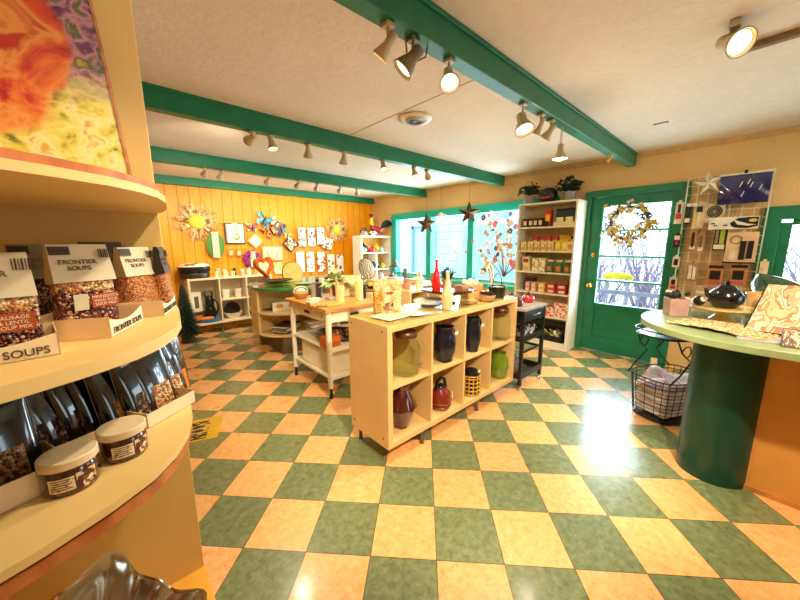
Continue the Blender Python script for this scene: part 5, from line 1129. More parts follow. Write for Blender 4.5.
for ci, (c_, nm_) in enumerate(cols):
    for k in range(24):
        a = r_.uniform(0, 2*PI)
        if ci in (0, 2) and r_.random() < .65: a = r_.choice([PI*.98, -PI/2-.5, -PI/2+.2, -.5, PI+.25])+r_.gauss(0, .28)
        rr = .185+r_.gauss(.012, .044); b = MB(); s_ = r_.uniform(.012, .023); pc = Vector((-.03+r_.uniform(-.02, .01), rr*math.cos(a), rr*math.sin(a)))
        for j_ in range(4): an = j_*PI/2+k; b.ball(pc+Vector((0, s_*.7*math.cos(an), s_*.7*math.sin(an))), s_*.6, (.5, 1, 1), 6)
        b.build('blossom', mat(c_, .6), t)

# ---- wire grid panel with packaged goods next to the door
NX = XW-.07; NY0, NY1, NZ0, NZ1 = -.02, .575, .80, 2.085
nw = mat('#e8e0cc', .35, .2, var=.02)
t = thing('grid_panel', 'white wire display grid with packaged utensils between the green door and the window', 'display grid', (NX, 0, 0))
b = MB()
for i in range(8): y = NY0+i*(NY1-NY0)/7; b.box(-.003, .003, y-.003, y+.003, NZ0, NZ1)
for k in range(16): z = NZ0+k*(NZ1-NZ0)/15; b.box(-.006, .0, NY0, NY1, z-.002, z+.002)
b.box(-.008, .004, NY0-.006, NY0+.004, NZ0, NZ1).box(-.008, .004, NY1-.004, NY1+.006, NZ0, NZ1); b.build('wires', nw, t)
for y in (NY0+.1, NY1-.1): MB().box(.003, .06, y-.008, y+.008, NZ1-.06, NZ1-.04).build('wall_bracket', nw, t)
def pk(lb, px, py, w_, h_, m, parts=(), d=.03, name='packaged_utensil', cat='package', hook=True, th=.012, tilt=0, px_off=0):
    w_ *= 1.12; h_ *= 1.12; parts = [(a_, y_*1.12, z_*1.12, q_*1.12, r_*1.12, m_) for a_, y_, z_, q_, r_, m_ in parts]
    c_ = on(px, py, 0, NX-d); t = thing(name, lb, cat, c_, rot=(tilt, 0, 0))
    MB().box(-th/2, th/2, -w_/2, w_/2, -h_/2, h_/2).build('backing_card', m, t, bevel=.002)
    for nm_, y, z, ww, hh, mm in parts:      # y measured to the viewer's left (+) on the wall
        MB().box(-th/2-.010, -th/2-.0004, y-ww/2, y+ww/2, z-hh/2, z+hh/2).build(nm_, mm, t, bevel=.002)
    if hook: MB().tube([(th/2+.003, 0, h_/2+.012), (d-.008, 0, h_/2+.014)], .003, 5).build('hook', DARK, t); MB().box(-.003, .003, -.012, .012, h_/2, h_/2+.02).build('hang_tab', m, t)
    return t
red, cream, blk, orange = mat('#c8302c', .5), mat('#efe0bc', .5), mat('#1c1814', .4), mat('#e8a060', .5)
KR = mat('#b58a52', .7)
pk('red and cream card with a small tool, topmost at the door edge of the grid', 679, 213, .055, .20, cream, [('red_print', -.0, -.03, .04, .05, red), ('tool', 0, .04, .02, .08, blk)])
pk('slim black packaged tool beside the red and cream card', 688, 215, .045, .17, blk, [('label', 0, -.05, .035, .04, cream)], d=.04)
pk('cream card holding a black headed tool in the upper part of the grid', 699, 216, .08, .23, mat('#e4cc98', .5), [('tool_head', 0, .06, .04, .05, blk), ('tool_handle', 0, -.03, .018, .13, cream)], d=.035)
t = pk('square card with a coiled dark ring in the upper part of the grid', 714.5, 213, .13, .17, mat('#cfc0a0', .5), [('strip', 0, -.065, .11, .03, cream)], d=.035)
for k_ in (.052, .036, .02): MB().tube([(-.012, k_*math.cos(a*PI/12), .012+k_*math.sin(a*PI/12)) for a in range(24)], .005, 5, closed=True).build('coiled_ring', mat('#3a2a1c', .4), t)
pk('narrow dark packaged tool in the second row at the door edge', 677, 241, .05, .12, blk, [('label', 0, .03, .04, .04, cream), ('picture', 0, -.02, .02, .03, red)])
pk('brown packaged spatula in the second row, the longer one', 693, 240, .055, .20, KR, [('tool', 0, 0, .018, .14, blk), ('label', 0, -.07, .04, .03, cream)])
pk('brown packaged whisk in the second row next to the spatula', 701, 242, .05, .18, KR, [('tool', 0, .0, .015, .12, mat('#7a6a50', .3, .5)), ('label', 0, -.065, .035, .04, cream)])
pk('green and black boxed grater hanging in the middle of the grid', 720, 239, .085, .20, mat('#2a2c18', .4), [('green_panel', -.012, .02, .03, .13, mat('#a8b83c', .4)), ('silver_tool', .022, .02, .018, .13, CHROME), ('label', 0, -.07, .07, .04, cream)], d=.04)
t = pk('large cream board with two black mitts and a wire ring on the grid', 741, 248, .19, .27, mat('#f0c896', .6), [('mitt', -.01, -.02, .035, .16, blk), ('mitt', -.055, -.015, .035, .15, blk), ('jar_picture', .05, -.06, .035, .08, cream)], d=.05)
MB().tube([(-.014, .04+.038*math.cos(a*PI/12), .08+.038*math.sin(a*PI/12)) for a in range(24)], .003, 5, closed=True).build('wire_ring', IRON, t); MB().box(-.02, -.006, -.11, .11, -.15, -.135).build('ledge', DARK, t)
pk('small black packaged gadget in the third row at the door edge', 676, 262, .055, .10, cream, [('gadget', 0, 0, .03, .06, blk)])
pk('white packaged gloves hanging in the third row of the grid', 692, 272, .085, .17, KR, [('glove', .015, 0, .025, .13, cream), ('glove', -.015, -.01, .022, .12, WHITE)], d=.035)
for px, lb in ((715, 'orange and black card with a round black gadget, the one nearer the door'), (738, 'orange and black card with a round black gadget, the one nearer the window')):
    t = pk(lb, px, 275, .10, .18, mat('#d88a4a', .5), [('black_header', 0, .075, .10, .025, blk), ('round_gadget', 0, .0, .07, .08, blk), ('red_print', 0, -.065, .08, .03, mat('#c8584a', .5))], d=.035)
pk('pale packaged brush at the bottom door edge of the grid', 673, 284, .06, .13, mat('#e8c8a8', .5), [('brush', 0, .02, .03, .05, blk), ('print', 0, -.03, .04, .03, red)])
pk('cream perforated card at the window edge of the grid', 763, 272, .05, .18, mat('#f4dcae', .6), [('dot', .01, .03, .006, .006, blk), ('dot', -.01, -.04, .006, .006, blk)], d=.02)
pk('cream padded cooking mat package below the gloves', 700, 292, .09, .10, mat('#c8a878', .6), [('label', 0, 0, .06, .03, cream)], d=.03)
# wooden backing showing through the grid: brown paper rolls of stock
c = on(743, 192, 0, NX-.06)
c.z += .03; t = thing('blue_apron_pack', 'dark blue quilted pack with painted white glints clipped at the top of the grid', 'package', c)
b = MB(); b.grid(lambda u, v: (-.018*math.sin(PI*u)*math.sin(PI*v)-.004*math.sin(u*14+v*9), (.5-u)*.34, (v-.5)*.27), 14, 12); b.grid(lambda u, v: (.004, (.5-u)*.34, (v-.5)*.27), 2, 2)
b.build('pack', mat('#0c1b5c', .16, var=.5, scale=8, coat=1), t); MB().box(-.006, .006, -.175, .175, .133, .147).build('top_seal', cream, t); MB().box(-.012, .02, -.012, .012, .14, .17).build('clip', BLACK, t)
for y, z in ((.02, .04), (-.03, .06), (-.05, .03), (.0, -.05), (-.11, -.0)): MB().cbox((-.024, y, z), (.003, .006, .05), (.3, 0, 0)).build('painted_glint', WHITE, t)  # white slivers standing in for glints on the shiny pack
c = on(733, 223, 0, NX-.09)
t = thing('shoe_card', 'long white card with a black and yellow shoe-like print below the blue pack', 'package', c, rot=(-.0, 0, 0))
MB().box(-.004, .004, -.17, .17, -.058, .058).build('card', mat('#f4ead0', .5), t)
b = MB(); b.T = Matrix(((0, 0, 1, -.006), (-1, 0, 0, 0), (0, 1, 0, 0), (0, 0, 0, 1)))
b.prism([(-.02, .0), (.03, .045), (.09, .05), (.165, .05), (.165, -.035), (.10, -.052), (.02, -.045), (-.01, -.03)], 0, .002).build('black_print', blk, t)
b = MB(); b.T = Matrix(((0, 0, 1, -.009), (-1, 0, 0, 0), (0, 1, 0, 0), (0, 0, 0, 1))); b.prism([(.13+.028*math.cos(a*PI/8), .02+.016*math.sin(a*PI/8)) for a in range(16)], 0, .002).build('yellow_print', mat('#e8c83c', .5), t)
b = MB(); b.T = Matrix(((0, 0, 1, -.009), (-1, 0, 0, 0), (0, 1, 0, 0), (0, 0, 0, 1))); b.prism([(.0, .03), (.05, .01), (.10, -.01), (.16, -.02), (.10, -.03), (.03, -.015)], 0, .002).build('white_print', WHITE, t)
for i, (y, z) in enumerate(((.14, .0), (.12, -.02), (.05, -.02))): MB().box(-.008, -.004, y-.014, y+.014, z-.006, z+.006).build('small_print', INK, t)
MB().tube([(.004, .0, .05), (.07, .0, .06)], .003).build('hook', DARK, t)
star3('white faceted metal star at the top of the wire grid', on(709, 183, 0, NX-.05), .125, [mat('#f4ecdc', .4), mat('#c8b48c', .4)], top=0, rot=.1)
t = thing('cream_star', 'small cream fabric bow hanging beside the black packaged tool', 'ornament', on(692, 205, 0, NX-.07))
b = MB(); b.ball((0, .02, 0), .022, (.5, 1, .8), 8); b.ball((0, -.02, 0), .022, (.5, 1, .8), 8); b.build('bow', WHITE, t); MB().tube([(0, 0, 0), (.06, 0, .01)], .002).build('hook', DARK, t)

# ---- round-ended counter
CZT = .92; CCX, CCY, CR = 2.83, -.05, .55
ctop = [(CCX+CR*math.cos(a), CCY+CR*math.sin(a)) for a in [i*PI/28 for i in range(29)]]+[(CCX-CR, -2.0), (CCX+CR, -2.0)]
t = thing('sales_counter', 'counter with a round-ended sage green top, dark green round post and orange side panel', 'counter', (0, 0, 0))
MB().prism(ctop, CZT-.038, CZT).build('countertop', mat('#98a874', .3, var=.06, coat=.2), t, bevel=.003)
MB().lathe([(.001, 0), (.168, 0), (.168, CZT-.038), (.001, CZT-.038)], (2.68, .03, 0), 48).build('post', mat('#0d4430', .3, var=.12, scale=3), t)
MB().box(2.615, 3.2, -2.0, -.12, .03, CZT-.038).build('side_panel', mat('#e8a24c', .45, var=.07, scale=4), t)
MB().box(2.60, 2.625, -2.0, -.10, 0, .03).build('base_strip', mat('#c88a40', .5), t); MB().box(2.607, 2.617, -.135, -.10, .03, CZT-.04).build('corner_strip', mat('#e0a050', .4), t)
def c9(px, py, dz=.001): v = S(px, py, CZT); return Vector((v.x, v.y, CZT+dz))
p = c9(677, 317); t = thing('pink_pot', 'square dusty pink pot with black flowers near the tip of the counter', 'pot', (2.92, .335, CZT+.001), rz=.5)
b = MB(); b.rings([[(sx*w_, sy*w_, z) for sx, sy in ((-1, -1), (1, -1), (1, 1), (-1, 1))] for w_, z in ((.052, 0), (.058, .12), (.052, .12), (.046, .01))], smooth=False); b.build('pot', mat('#c79c90', .35, coat=.3), t, bevel=.003)
b = MB(); r_ = random.Random(3)
for i in range(12): b.ball((r_.uniform(-.05, .05), r_.uniform(-.05, .05), .13+r_.uniform(0, .03)), .017, seg=8)
b.build('flowers', BLACK, t); MB().tube([(.0, .0, .12), (.03, .02, .15), (.05, .05, .16)], .012).build('white_spout', WHITE, t)
p = (2.98, .10, CZT+.001); t = thing('cake_pedestal', 'pale yellow pedestal cake plate holding the black teapot on the counter', 'cake stand', p)
MB().lathe([(.001, 0), (.07, 0), (.06, .01), (.04, .03), (.05, .065), (.001, .066)]).build('pedestal', mat('#eecb74', .3, coat=.3), t); MB().lathe([(.001, .066), (.15, .066), (.165, .075), (.165, .085), (.15, .08), (.001, .08)], seg=36).build('plate', mat('#eecb74', .3, coat=.3), t)
t = teapot('shiny black teapot on the pale yellow cake plate', (2.96, .10, CZT+.083), 1.2, '#0c0c10', rz=-.75)
t = thing('magnetic_timer', 'small black toy-like teapot with a ringed eye beside the larger black teapot', 'teapot', (2.92, .22, CZT+.083)); MB().ball((0, 0, .035), .034).build('body', BLACK, t); MB().tube([(-.04, 0, .04), (-.06, 0, .06)], .008).build('spout', BLACK, t)
MB().lathe([(.001, 0), (.018, 0), (.018, .005), (.001, .005)], (0, 0, 0), 14).build('ring_dial', WHITE, t, (-.025, -.02, .05), (0, -1.2, .6))
t = vessel('coffee_mug', 'large tan mug behind the black teapot on the counter', 'mug', (3.20, -.06, CZT+.001), hollow([(.065, 0), (.075, .02), (.08, .17)], .005), mat('#e6b878', .4, coat=.3), hnd=(.08, .03, .14, .045, .01), rz=-.9)
t = thing('white_cups', 'stack of two white cups behind the pink pot on the counter', 'cups', (3.12, .30, CZT+.001))
for k in range(2): MB().lathe(hollow([(.03, k*.04), (.04, k*.04+.06)])).build('cup', WHITE, t)
# leafy dome lamp shade (green) behind the mug
t = thing('green_leaf_dish', 'dark green leaf-shaped dish propped up behind the tan mug', 'dish', (3.34, -.16, CZT+.14), rot=(-.35, -.5, .9))
b = MB(); b.grid(lambda u, v: ((u-.5)*.40, (v-.5)*.26*math.sin(PI*(.08+.84*u))*1.0, -.8*((v-.5)*.26)**2*6-.7*((u-.5)*.4)**2*1.6+.10), 20, 12); b.build('leaf', mat('#1c4a22', .2, var=.5, scale=12, coat=.8), t, solid=.008)
MB().tube([(0, 0, .09), (0, 0, -.1)], .01).build('easel_post', DARK, t)
mt = mat('#c8a468', .8)
b = MB(); b.grid(lambda u, v: ((u-.5)*.26*(1+.05*math.sin(v*33)), (v-.5)*.42*(1+.04*math.sin(u*31)), .004+.008*abs(math.sin(u*38))*abs(math.sin(v*52))+.012*math.sin(v*3.0)**2), 52, 64)
o = b.build('woven_mat', spots(['#c89c60', '#e6cc98', '#a8804c', '#d8b47c', '#efdcb0'], 130, .8, bump=.8), None, (2.62, .08, CZT+.004), (0, 0, -.35), solid=.004); tag(o, 'scalloped woven straw table mat lying on the counter edge', 'mat')
t = thing('marbled_board', 'large orange and cream marbled picture board leaning on the counter', 'picture', (2.60, -.235, CZT+.012), rot=(.0, .95, -.2))
MARB = spots(['#f2c898', '#d88a58', '#f6dcb8', '#e0a070', '#f8e4c8', '#d87e50', '#f0c090', '#e8ac7c', '#f6dab4'], 2.6, .35, 'noise', (1, 1.4, .6), .8)
MB().box(-.008, .008, -.30, .23, -.0, .40).build('board', MARB, t); MB().box(-.010, .010, .23, .236, 0, .40).build('edge', DARK, t); MB().box(-.010, .010, -.30, .236, -.006, 0).build('edge', DARK, t)
MB().tube([(.01, -.05, .30), (.165, -.05, .19)], .006).build('easel_strut', DARK, t)
t = thing('small_frame_picture', 'small black-framed picture leaning in front of the marbled board', 'picture', (2.40, -.195, CZT+.003), rot=(0, .45, .1))
MB().box(-.006, .006, -.14, .055, 0, .085).build('picture', spots(['#e8b078', '#6a3a24', '#f2d0a0', '#c87848'], 26, .5, 'noise', dist=.3), t)
b = MB(); b.box(-.009, .009, .055, .060, -.004, .089).box(-.009, .009, -.145, -.14, -.004, .089).box(-.009, .009, -.14, .055, .085, .09).box(-.009, .009, -.14, .055, -.005, 0); b.build('frame', BLACK, t)
t = thing('clear_tray', 'clear acrylic tray edge lying under the marbled board on the counter', 'tray', (2.47, -.10, CZT+.001), rz=.1); MB().box(-.05, .12, -.2, .12, 0, .008).build('tray', mat('#c8d0d0', .1, .3), t)
t = thing('tap_arch', 'brushed grey metal arch standing by the far window edge above the counter', 'display arch', (3.15, -.38, CZT+.001)); MB().tube([(0, -.0, 0), (0, .0, .16), (0, -.03, .22), (0, -.09, .24), (0, -.15, .22)], .016, 10).build('arch', mat('#6e665a', .3, .6), t); MB().lathe([(.001, 0), (.04, 0), (.04, .012), (.001, .012)]).build('base', mat('#6e665a', .3, .6), t)
t = thing('blue_bottle', 'small blue and white bottle at the window edge behind the marbled board', 'bottle', (3.3, -.28, CZT+.001)); MB().lathe([(.001, 0), (.03, 0), (.03, .12), (.015, .14), (.001, .14)]).build('bottle', mat('#3a8ac8', .3), t); MB().lathe([(.001, .14), (.016, .14), (.016, .17), (.001, .17)]).build('cap', WHITE, t)

# ---- two-tier wire stand
ST0 = Vector((3.32, .36, 0)); rzs = -.45
t = thing('wire_stand', 'black scrolled wire stand with a tray above and a basket below, beside the counter post', 'stand', ST0, rz=rzs)
L_, W_ = .27, .19
def oval(z, lx=L_, ly=W_, n=24, pw=3.2): return [(x, y, z) for x, y in stadium(lx, ly, n, pw)]
b = MB()
for z, k in ((.36, 1), (.33, .98), (.14, .88), (.02, .84)): b.tube(oval(z, L_*k, W_*k), .005 if z == .36 else .003, 5, closed=True)
oo = oval(0, 1, 1)
for i in range(0, 24): x, y, _ = oo[i]; b.tube([(x*L_, y*W_, .36), (x*L_*.84, y*W_*.84, .02)], .003, 4)
for k in range(9): b.tube([(-L_*.8+k*L_*.2, -W_*.6, .02), (-L_*.8+k*L_*.2, W_*.6, .02)], .002, 4)
for z in (.05, .08, .11, .17, .20, .23, .26, .30): b.tube(oval(z, L_*(.85+z*.35), W_*(.85+z*.35)), .0024, 4, closed=True)
b.build('lower_basket', IRON, t)
MB().prism(stadium(L_*.83, W_*.83), .006, .018).build('basket_floor', mat('#4a3a24', .6), t)
b = MB(); b.tube(oval(.745, .29, .19), .006, 6, closed=True); b.tube(oval(.70, .28, .18), .005, 6, closed=True); b.build('upper_tray_rim', IRON, t); MB().prism(stadium(.28, .18), .70, .708).build('upper_tray', BLACK, t)
for sy in (-1, 1):
    b = MB()
    for s in (-1, 1):
        b.tube([(s*.20, sy*.15, .70), (s*.15, sy*.16, .60), (s*.05, sy*.165, .52), (s*.16, sy*.17, .42), (s*.24, sy*.16, .35)], .006, 6)
        b.tube([(s*(.10+.055*math.cos(a*PI/8)*(1-a*.03)), sy*.16, .60+.055*math.sin(a*PI/8)*(1-a*.03)) for a in range(16)], .0045, 5)
    b.build('scroll_frame', IRON, t)
for sx in (-1, 1):
    for sy in (-1, 1): MB().ball((sx*.18, sy*.11, .008), .01).build('foot', IRON, t)
t = thing('folded_linen', 'white and pink folded linen heaped in the lower wire basket', 'linen', ST0+Vector((0, 0, .02)), rz=rzs)
b = MB(); b.grid(lambda u, v: ((u-.5)*.42, (v-.5)*.28, .27+.05*math.sin(u*7+1)*math.sin(v*5)+.03*math.sin(u*3)), 20, 14); b.build('top_cloth', spots(['#f4eee8', '#f0e4e0', '#f6f0f0', '#e8a4b0', '#f4eeee', '#ece4ec'], 7, .8, 'noise', dist=.3), t, solid=.02)
for k in range(4): MB().cbox((0, 0, .05+k*.055), (.36, .24, .045)).build('folded_cloth', mat(['#f0e8e0', '#d8c8c0', '#f4ece8', '#e8dcd8'][k], .8), t, bevel=.008)
t = thing('glass_dishes', 'clear glass dish and dark cups on the upper tray of the wire stand', 'dishes', ST0+Vector((0, 0, .709)), rz=rzs)
MB().lathe(hollow([(.06, 0), (.09, .04)], .003)).build('glass_dish', glass('#e8f8f4', .02, 1.4, thin=True), t, (-.1, .0, 0)); MB().lathe(hollow([(.04, 0), (.055, .06)])).build('dark_cup', BLACK, t, (.05, .03, 0)); MB().lathe(hollow([(.04, 0), (.05, .05)])).build('dark_cup', BLACK, t, (.13, -.04, 0))
t = thing('door_stop', 'small light wooden wedge on the floor at the base of the green door', 'door stop', on(654, 365, 2, 0)+Vector((-.05, -.0, 0)), rz=.3); b = MB(); b.T = Euler((PI/2, 0, 0)).to_matrix().to_4x4(); b.prism([(-.05, 0), (.05, 0), (.01, .10), (-.01, .10)], -.03, .03); b.build('wedge', mat('#e8cf9c', .6), t)

# ================================================================== curved display unit beside the camera
UX = -.45; UY = 1.2
half = [(.132, UY), (.138, 1.12), (.13, 1.02), (.115, .90), (.092, .81), (.06, .745), (.02, .695), (-.04, .652), (-.11, .615), (-.2, .58), (-.32, .56), (-.45, .555)]
def curve(off=0):
    pts = [(x-off*max(0, 1-(UY-y)*.0), y+(off if y < UY else 0)) for x, y in half]
    return pts+[(2*UX-x, y) for x, y in pts[-2::-1]]
UC = mat('#f0cc80', .42, var=.05, scale=6); UW = wood('#b5602c', '#d88440', .4, 4, (6, 6, 1), .2)
t = thing('curved_display_shelf', 'tall cream display unit with curved shelves of soup packages and a painting on top', 'shelf unit', (0, 0, 0))
MB().box(2*UX-.132, .132, UY, UY+.03, .0, H-.002).build('back_panel', mat('#e4bf6e', .5, var=.05, scale=5), t, bevel=.002)
def shelf_board(z0, z1, off, m, nm='shelf'): return MB().prism(curve(off), z0, z1, True).build(nm, m, t)
s1 = shelf_board(1.514, 1.528, 0, UC); MB().prism(curve(.004), 1.528, 1.541, True).build('wood_edge', UW, s1)
s2 = shelf_board(1.228, 1.25, 0, UC); MB().prism(curve(.012), 1.222, 1.228, True).build('lower_edge', DARK, s2)
s3 = shelf_board(.996, 1.01, 0, UC); MB().prism(curve(.008), .990, .996, True).build('edge_gap', DARK, s3); MB().prism(curve(.003), .968, .990, True).build('wood_edge', UW, s3)
MB().box(2*UX-.132, .134, .60, UY, .26, .285).build('base_shelf', mat('#e8a83c', .4, var=.06), t, bevel=.003)
MB().box(2*UX-.08, .08, .70, UY, 0, .26).build('plinth', mat('#8a6a34', .5), t)
MB().box(UX-.01, UX+.01, .75, UY, .285, .968).build('divider', UC, t)

# painting leaning on the panel above the top shelf
def painting_mat():
    m, N, L, b = nodes('hen_painting'); tc = N.new('ShaderNodeTexCoord'); sp = N.new('ShaderNodeSeparateXYZ'); L.new(tc.outputs['Object'], sp.inputs[0])
    n1 = N.new('ShaderNodeTexNoise'); n1.inputs['Scale'].default_value = 9; n1.inputs['Detail'].default_value = 5; n1.inputs['Distortion'].default_value = 1.2; L.new(tc.outputs['Object'], n1.inputs['Vector'])
    n2 = N.new('ShaderNodeTexNoise'); n2.inputs['Scale'].default_value = 24; n2.inputs['Detail'].default_value = 9; n2.inputs['Distortion'].default_value = .5; L.new(tc.outputs['Object'], n2.inputs['Vector'])
    def ramp(src, cs):
        r = N.new('ShaderNodeValToRGB'); e = r.color_ramp.elements; e[0].position = .33; e[0].color = rgb(cs[0]); e[1].position = .67; e[1].color = rgb(cs[-1])
        for i, c in enumerate(cs[1:-1]): e.new(.33+.34*(i+1)/(len(cs)-1)).color = rgb(c)
        L.new(src, r.inputs[0]); return r.outputs[0]
    base = ramp(n2.outputs['Fac'], ['#5a6a1c', '#d8c83c', '#f4e468', '#f7eea0', '#e0b02c'])
    purp = ramp(n2.outputs['Fac'], ['#3c1c3a', '#7a3a6a', '#c890a0', '#4a5a24', '#b8a040'])
    hen = ramp(n1.outputs['Fac'], ['#a01410', '#d83c14', '#ec7a20', '#f4a044', '#c82c10'])
    def math_(o, a, v=None, bb=None):
        n = N.new('ShaderNodeMath'); n.operation = o; L.new(a, n.inputs[0])
        if bb is not None: L.new(bb, n.inputs[1])
        elif v is not None: n.inputs[1].default_value = v
        return n.outputs[0]
    wob = math_('MULTIPLY', math_('SUBTRACT', n1.outputs['Fac'], .5), .12)
    def mask(cx, cz, rx, rz, soft):
        x = math_('DIVIDE', math_('SUBTRACT', sp.outputs[0], cx), rx); z = math_('DIVIDE', math_('SUBTRACT', sp.outputs[2], cz), rz)
        d = math_('SQRT', math_('ADD', math_('MULTIPLY', x, None, x), None, math_('MULTIPLY', z, None, z)))
        d = math_('ADD', d, None, wob)
        mr = N.new('ShaderNodeMapRange'); mr.inputs[1].default_value = 1-soft; mr.inputs[2].default_value = 1+soft; mr.inputs[3].default_value = 1; mr.inputs[4].default_value = 0; L.new(d, mr.inputs[0]); return mr.outputs[0]
    zz = N.new('ShaderNodeMapRange'); zz.inputs[1].default_value = .22; zz.inputs[2].default_value = .29; L.new(math_('ADD', sp.outputs[2], None, wob), zz.inputs[0])
    def mix(f, a, bb):
        n = N.new('ShaderNodeMix'); n.data_type = 'RGBA'; L.new(f, n.inputs[0]); L.new(a, n.inputs[6]); L.new(bb, n.inputs[7]); return n.outputs[2]
    c = mix(zz.outputs[0], base, purp)
    c = mix(mask(-.165, .345, .105, .135, .06), c, hen); c = mix(mask(-.215, .22, .10, .085, .12), c, hen)
    L.new(c, b.inputs['Base Color']); b.inputs['Roughness'].default_value = .45
    bp = N.new('ShaderNodeBump'); bp.inputs['Strength'].default_value = .25; bp.inputs['Distance'].default_value = .003; L.new(n2.outputs['Fac'], bp.inputs['Height']); L.new(bp.outputs[0], b.inputs['Normal'])
    return m
p = thing('hen_painting', 'bright painting of an orange hen, standing on top of the curved display unit', 'painting', (.082, 1.125, 1.542), rot=(-.07, -.07, 0))
MB().box(-.62, -.006, -.006, .006, .004, .72).build('canvas', painting_mat(), p)
b = MB(); b.box(-.006, 0, -.010, .010, 0, .725).box(-.628, -.62, -.010, .010, 0, .725).box(-.62, -.006, -.010, .010, -.0, .004).box(-.62, -.006, -.01, .01, .72, .725); b.build('frame', wood('#a85a20', '#d08a40'), p)

# soup bags
BEAN = [spots(['#4a1410', '#a8582c', '#c88a54', '#6a2014', '#2c0e0a', '#8a3a1c', '#e0bc84', '#3a120e'], 230, .35, bump=1), spots(['#c8702c', '#d88a40', '#b05a20', '#e8a860', '#94401a', '#d89850'], 300, .4, bump=1),
        spots(['#1c0c08', '#3a1c10', '#7a4a24', '#140a08', '#a87a4a', '#2c120c'], 230, .3, bump=1), spots(['#d8b070', '#c88c44', '#a87034', '#6a4420', '#e4c894', '#b86a3c'], 210, .4, bump=1)]
HEAD = mat('#d8ccaa', .5, var=.08); HEADG = mat('#8f8a7c', .5, var=.1); TXT = mat('#6e6238', .6)
def soupbag(lb, loc, rz, beans, head, sticker='#b8541c', txt='FRONTIER\nSOUPS', h=.17, w_=.12, d_=.055, top_beans=None, mix=''):
    t = thing('soup_bag', lb, 'bag', loc, rz)
    hb = h*.62
    rs = []
    for k in range(9):
        f = k/8; ww = w_/2*(1-.03*f); dd = d_/2*(1+.25*math.sin(PI*f))*(1-.45*f)
        rs.append([(ww*abs(math.cos(2*PI*j/24))**.5*math.copysign(1, math.cos(2*PI*j/24)), dd*abs(math.sin(2*PI*j/24))**.7*math.copysign(1, math.sin(2*PI*j/24)), hb*f) for j in range(24)])
    MB().rings(rs).build('bean_pouch', beans, t)
    if top_beans:
        rs2 = [[(x*1.01, y*1.03-.0005, z) for x, y, z in r] for r in rs[6:]]; MB().rings(rs2, cap=False).build('top_layer', top_beans, t)
    d0 = d_*.30; b = MB()      # folded paper header, front sheet sloping to the crimped top
    b.rings([[(-w_/2, -d0-.004, hb*.93), (w_/2, -d0-.004, hb*.93), (w_/2, d0, hb*.9), (-w_/2, d0, hb*.9)], [(-w_*.47, -.004, h), (w_*.47, -.004, h), (w_*.47, .004, h), (-w_*.47, .004, h)]], smooth=False); b.build('paper_header', head, t)
    tl = math.atan2(d0, h-hb*.93)
    zc = (h+hb*.93)/2
    lettering(txt, .0125, TXT, t, (-.006, -d0/2-.0058, zc-.004), (PI/2-tl, 0, 0))
    MB().cbox((0, 0, 0), (.03, .001, .016)).build('maker_logo', mat('#3c2a22', .5), t, (-.03, -d0*.25-.0052, h-.012), (-tl, 0, 0))
    for k in range(7): MB().cbox((0, 0, 0), (.0012+.001*(k % 2), .001, .018)).build('barcode_bar', INK, t, (w_*.30+k*.0035, -d0*.32-.006, h-.018), (-tl, 0, 0))
    if sticker:
        s = MB().box(-.022, .022, -.0008, .0008, -.014, .014).build('flavour_label', mat(sticker, .5), t, (w_*.2, -d_*.5*1.12, hb*.56), (.12, 0, 0))
        lettering(mix or 'SAUSAGE\n& LENTIL\nSOUP MIX', .0078, WHITE, s, (0, -.001, 0), (PI/2, 0, 0))
        MB().cbox((0, 0, 0), (.022, .001, .032)).build('recipe_label', HEAD, t, (-w_*.06-.013, -d_*.5*1.14, hb*.56), (.12, 0, 0))
    return t
ZM = 1.2505
def tray(lb, loc, rz, w_, d_, h_, txt=True, name='display_tray', cut=True):
    t = thing(name, lb, 'cardboard tray', loc, rz); th = .0015
    b = MB(); b.box(-w_/2, w_/2, -d_/2, d_/2, 0, th); b.box(-w_/2, -w_/2+th, -d_/2, d_/2, th, h_*1.1).box(w_/2-th, w_/2, -d_/2, d_/2, th, h_*1.1).box(-w_/2, w_/2, d_/2-th, d_/2, th, h_*1.1)
    b.build('tray_body', CARD, t)
    b = MB(); b.T = Matrix(((1, 0, 0, 0), (0, 0, 1, -d_/2), (0, 1, 0, 0), (0, 0, 0, 1)))
    n = 12; top = [(w_/2-i*w_/n, h_-(h_*.35*math.sin(PI*i/n) if cut else 0)) for i in range(n+1)]
    b.prism([(-w_/2, 0), (w_/2, 0)]+top, 0, th); b.build('front_flap', mat('#f0dcb4', .6, var=.04), t)
    if txt: lettering('FRONTIER SOUPS', .0165, INK, t, (.0, -d_/2-.001, h_*.30), (PI/2, 0, 0)); lettering('Anderson House', .006, INK, t, (w_*.28, -d_/2-.001, h_*.62), (PI/2, 0, 0)) if 0 else None
    return t
# front tray on the mid shelf, running off the edge of the photo
a1 = -.02
tray('cream card tray with soup lettering at the front of the middle curved shelf', (-.150, .765, ZM), .12, .15, .08, .036)
soupbag('soup bag of beans with an orange label in the front tray of the middle shelf', (-.138, .77, ZM+.002), .16, BEAN[0], HEAD, h=.160, w_=.10, top_beans=BEAN[3], mix='SAUSAGE\n& LENTIL\nSOUP MIX')
soupbag('grey-headed soup bag standing behind between the two front trays', (-.105, 1.06, ZM), .10, BEAN[2], HEADG, sticker=None, h=.175, w_=.10)
tray('cream card tray with soup lettering in the middle of the curved middle shelf', (-.040, .893, ZM), 1.18, .15, .13, .036)
soupbag('soup bag of red and brown beans with an orange label in the middle tray', (-.040, .915, ZM+.002), .42, BEAN[0], HEAD, h=.172, w_=.098, mix='MINNESOTA\nWILD RICE\nSOUP MIX', top_beans=BEAN[3])
tray('plain white card tray at the far end of the middle curved shelf', (.065, 1.045, ZM), 1.25, .13, .10, .034)
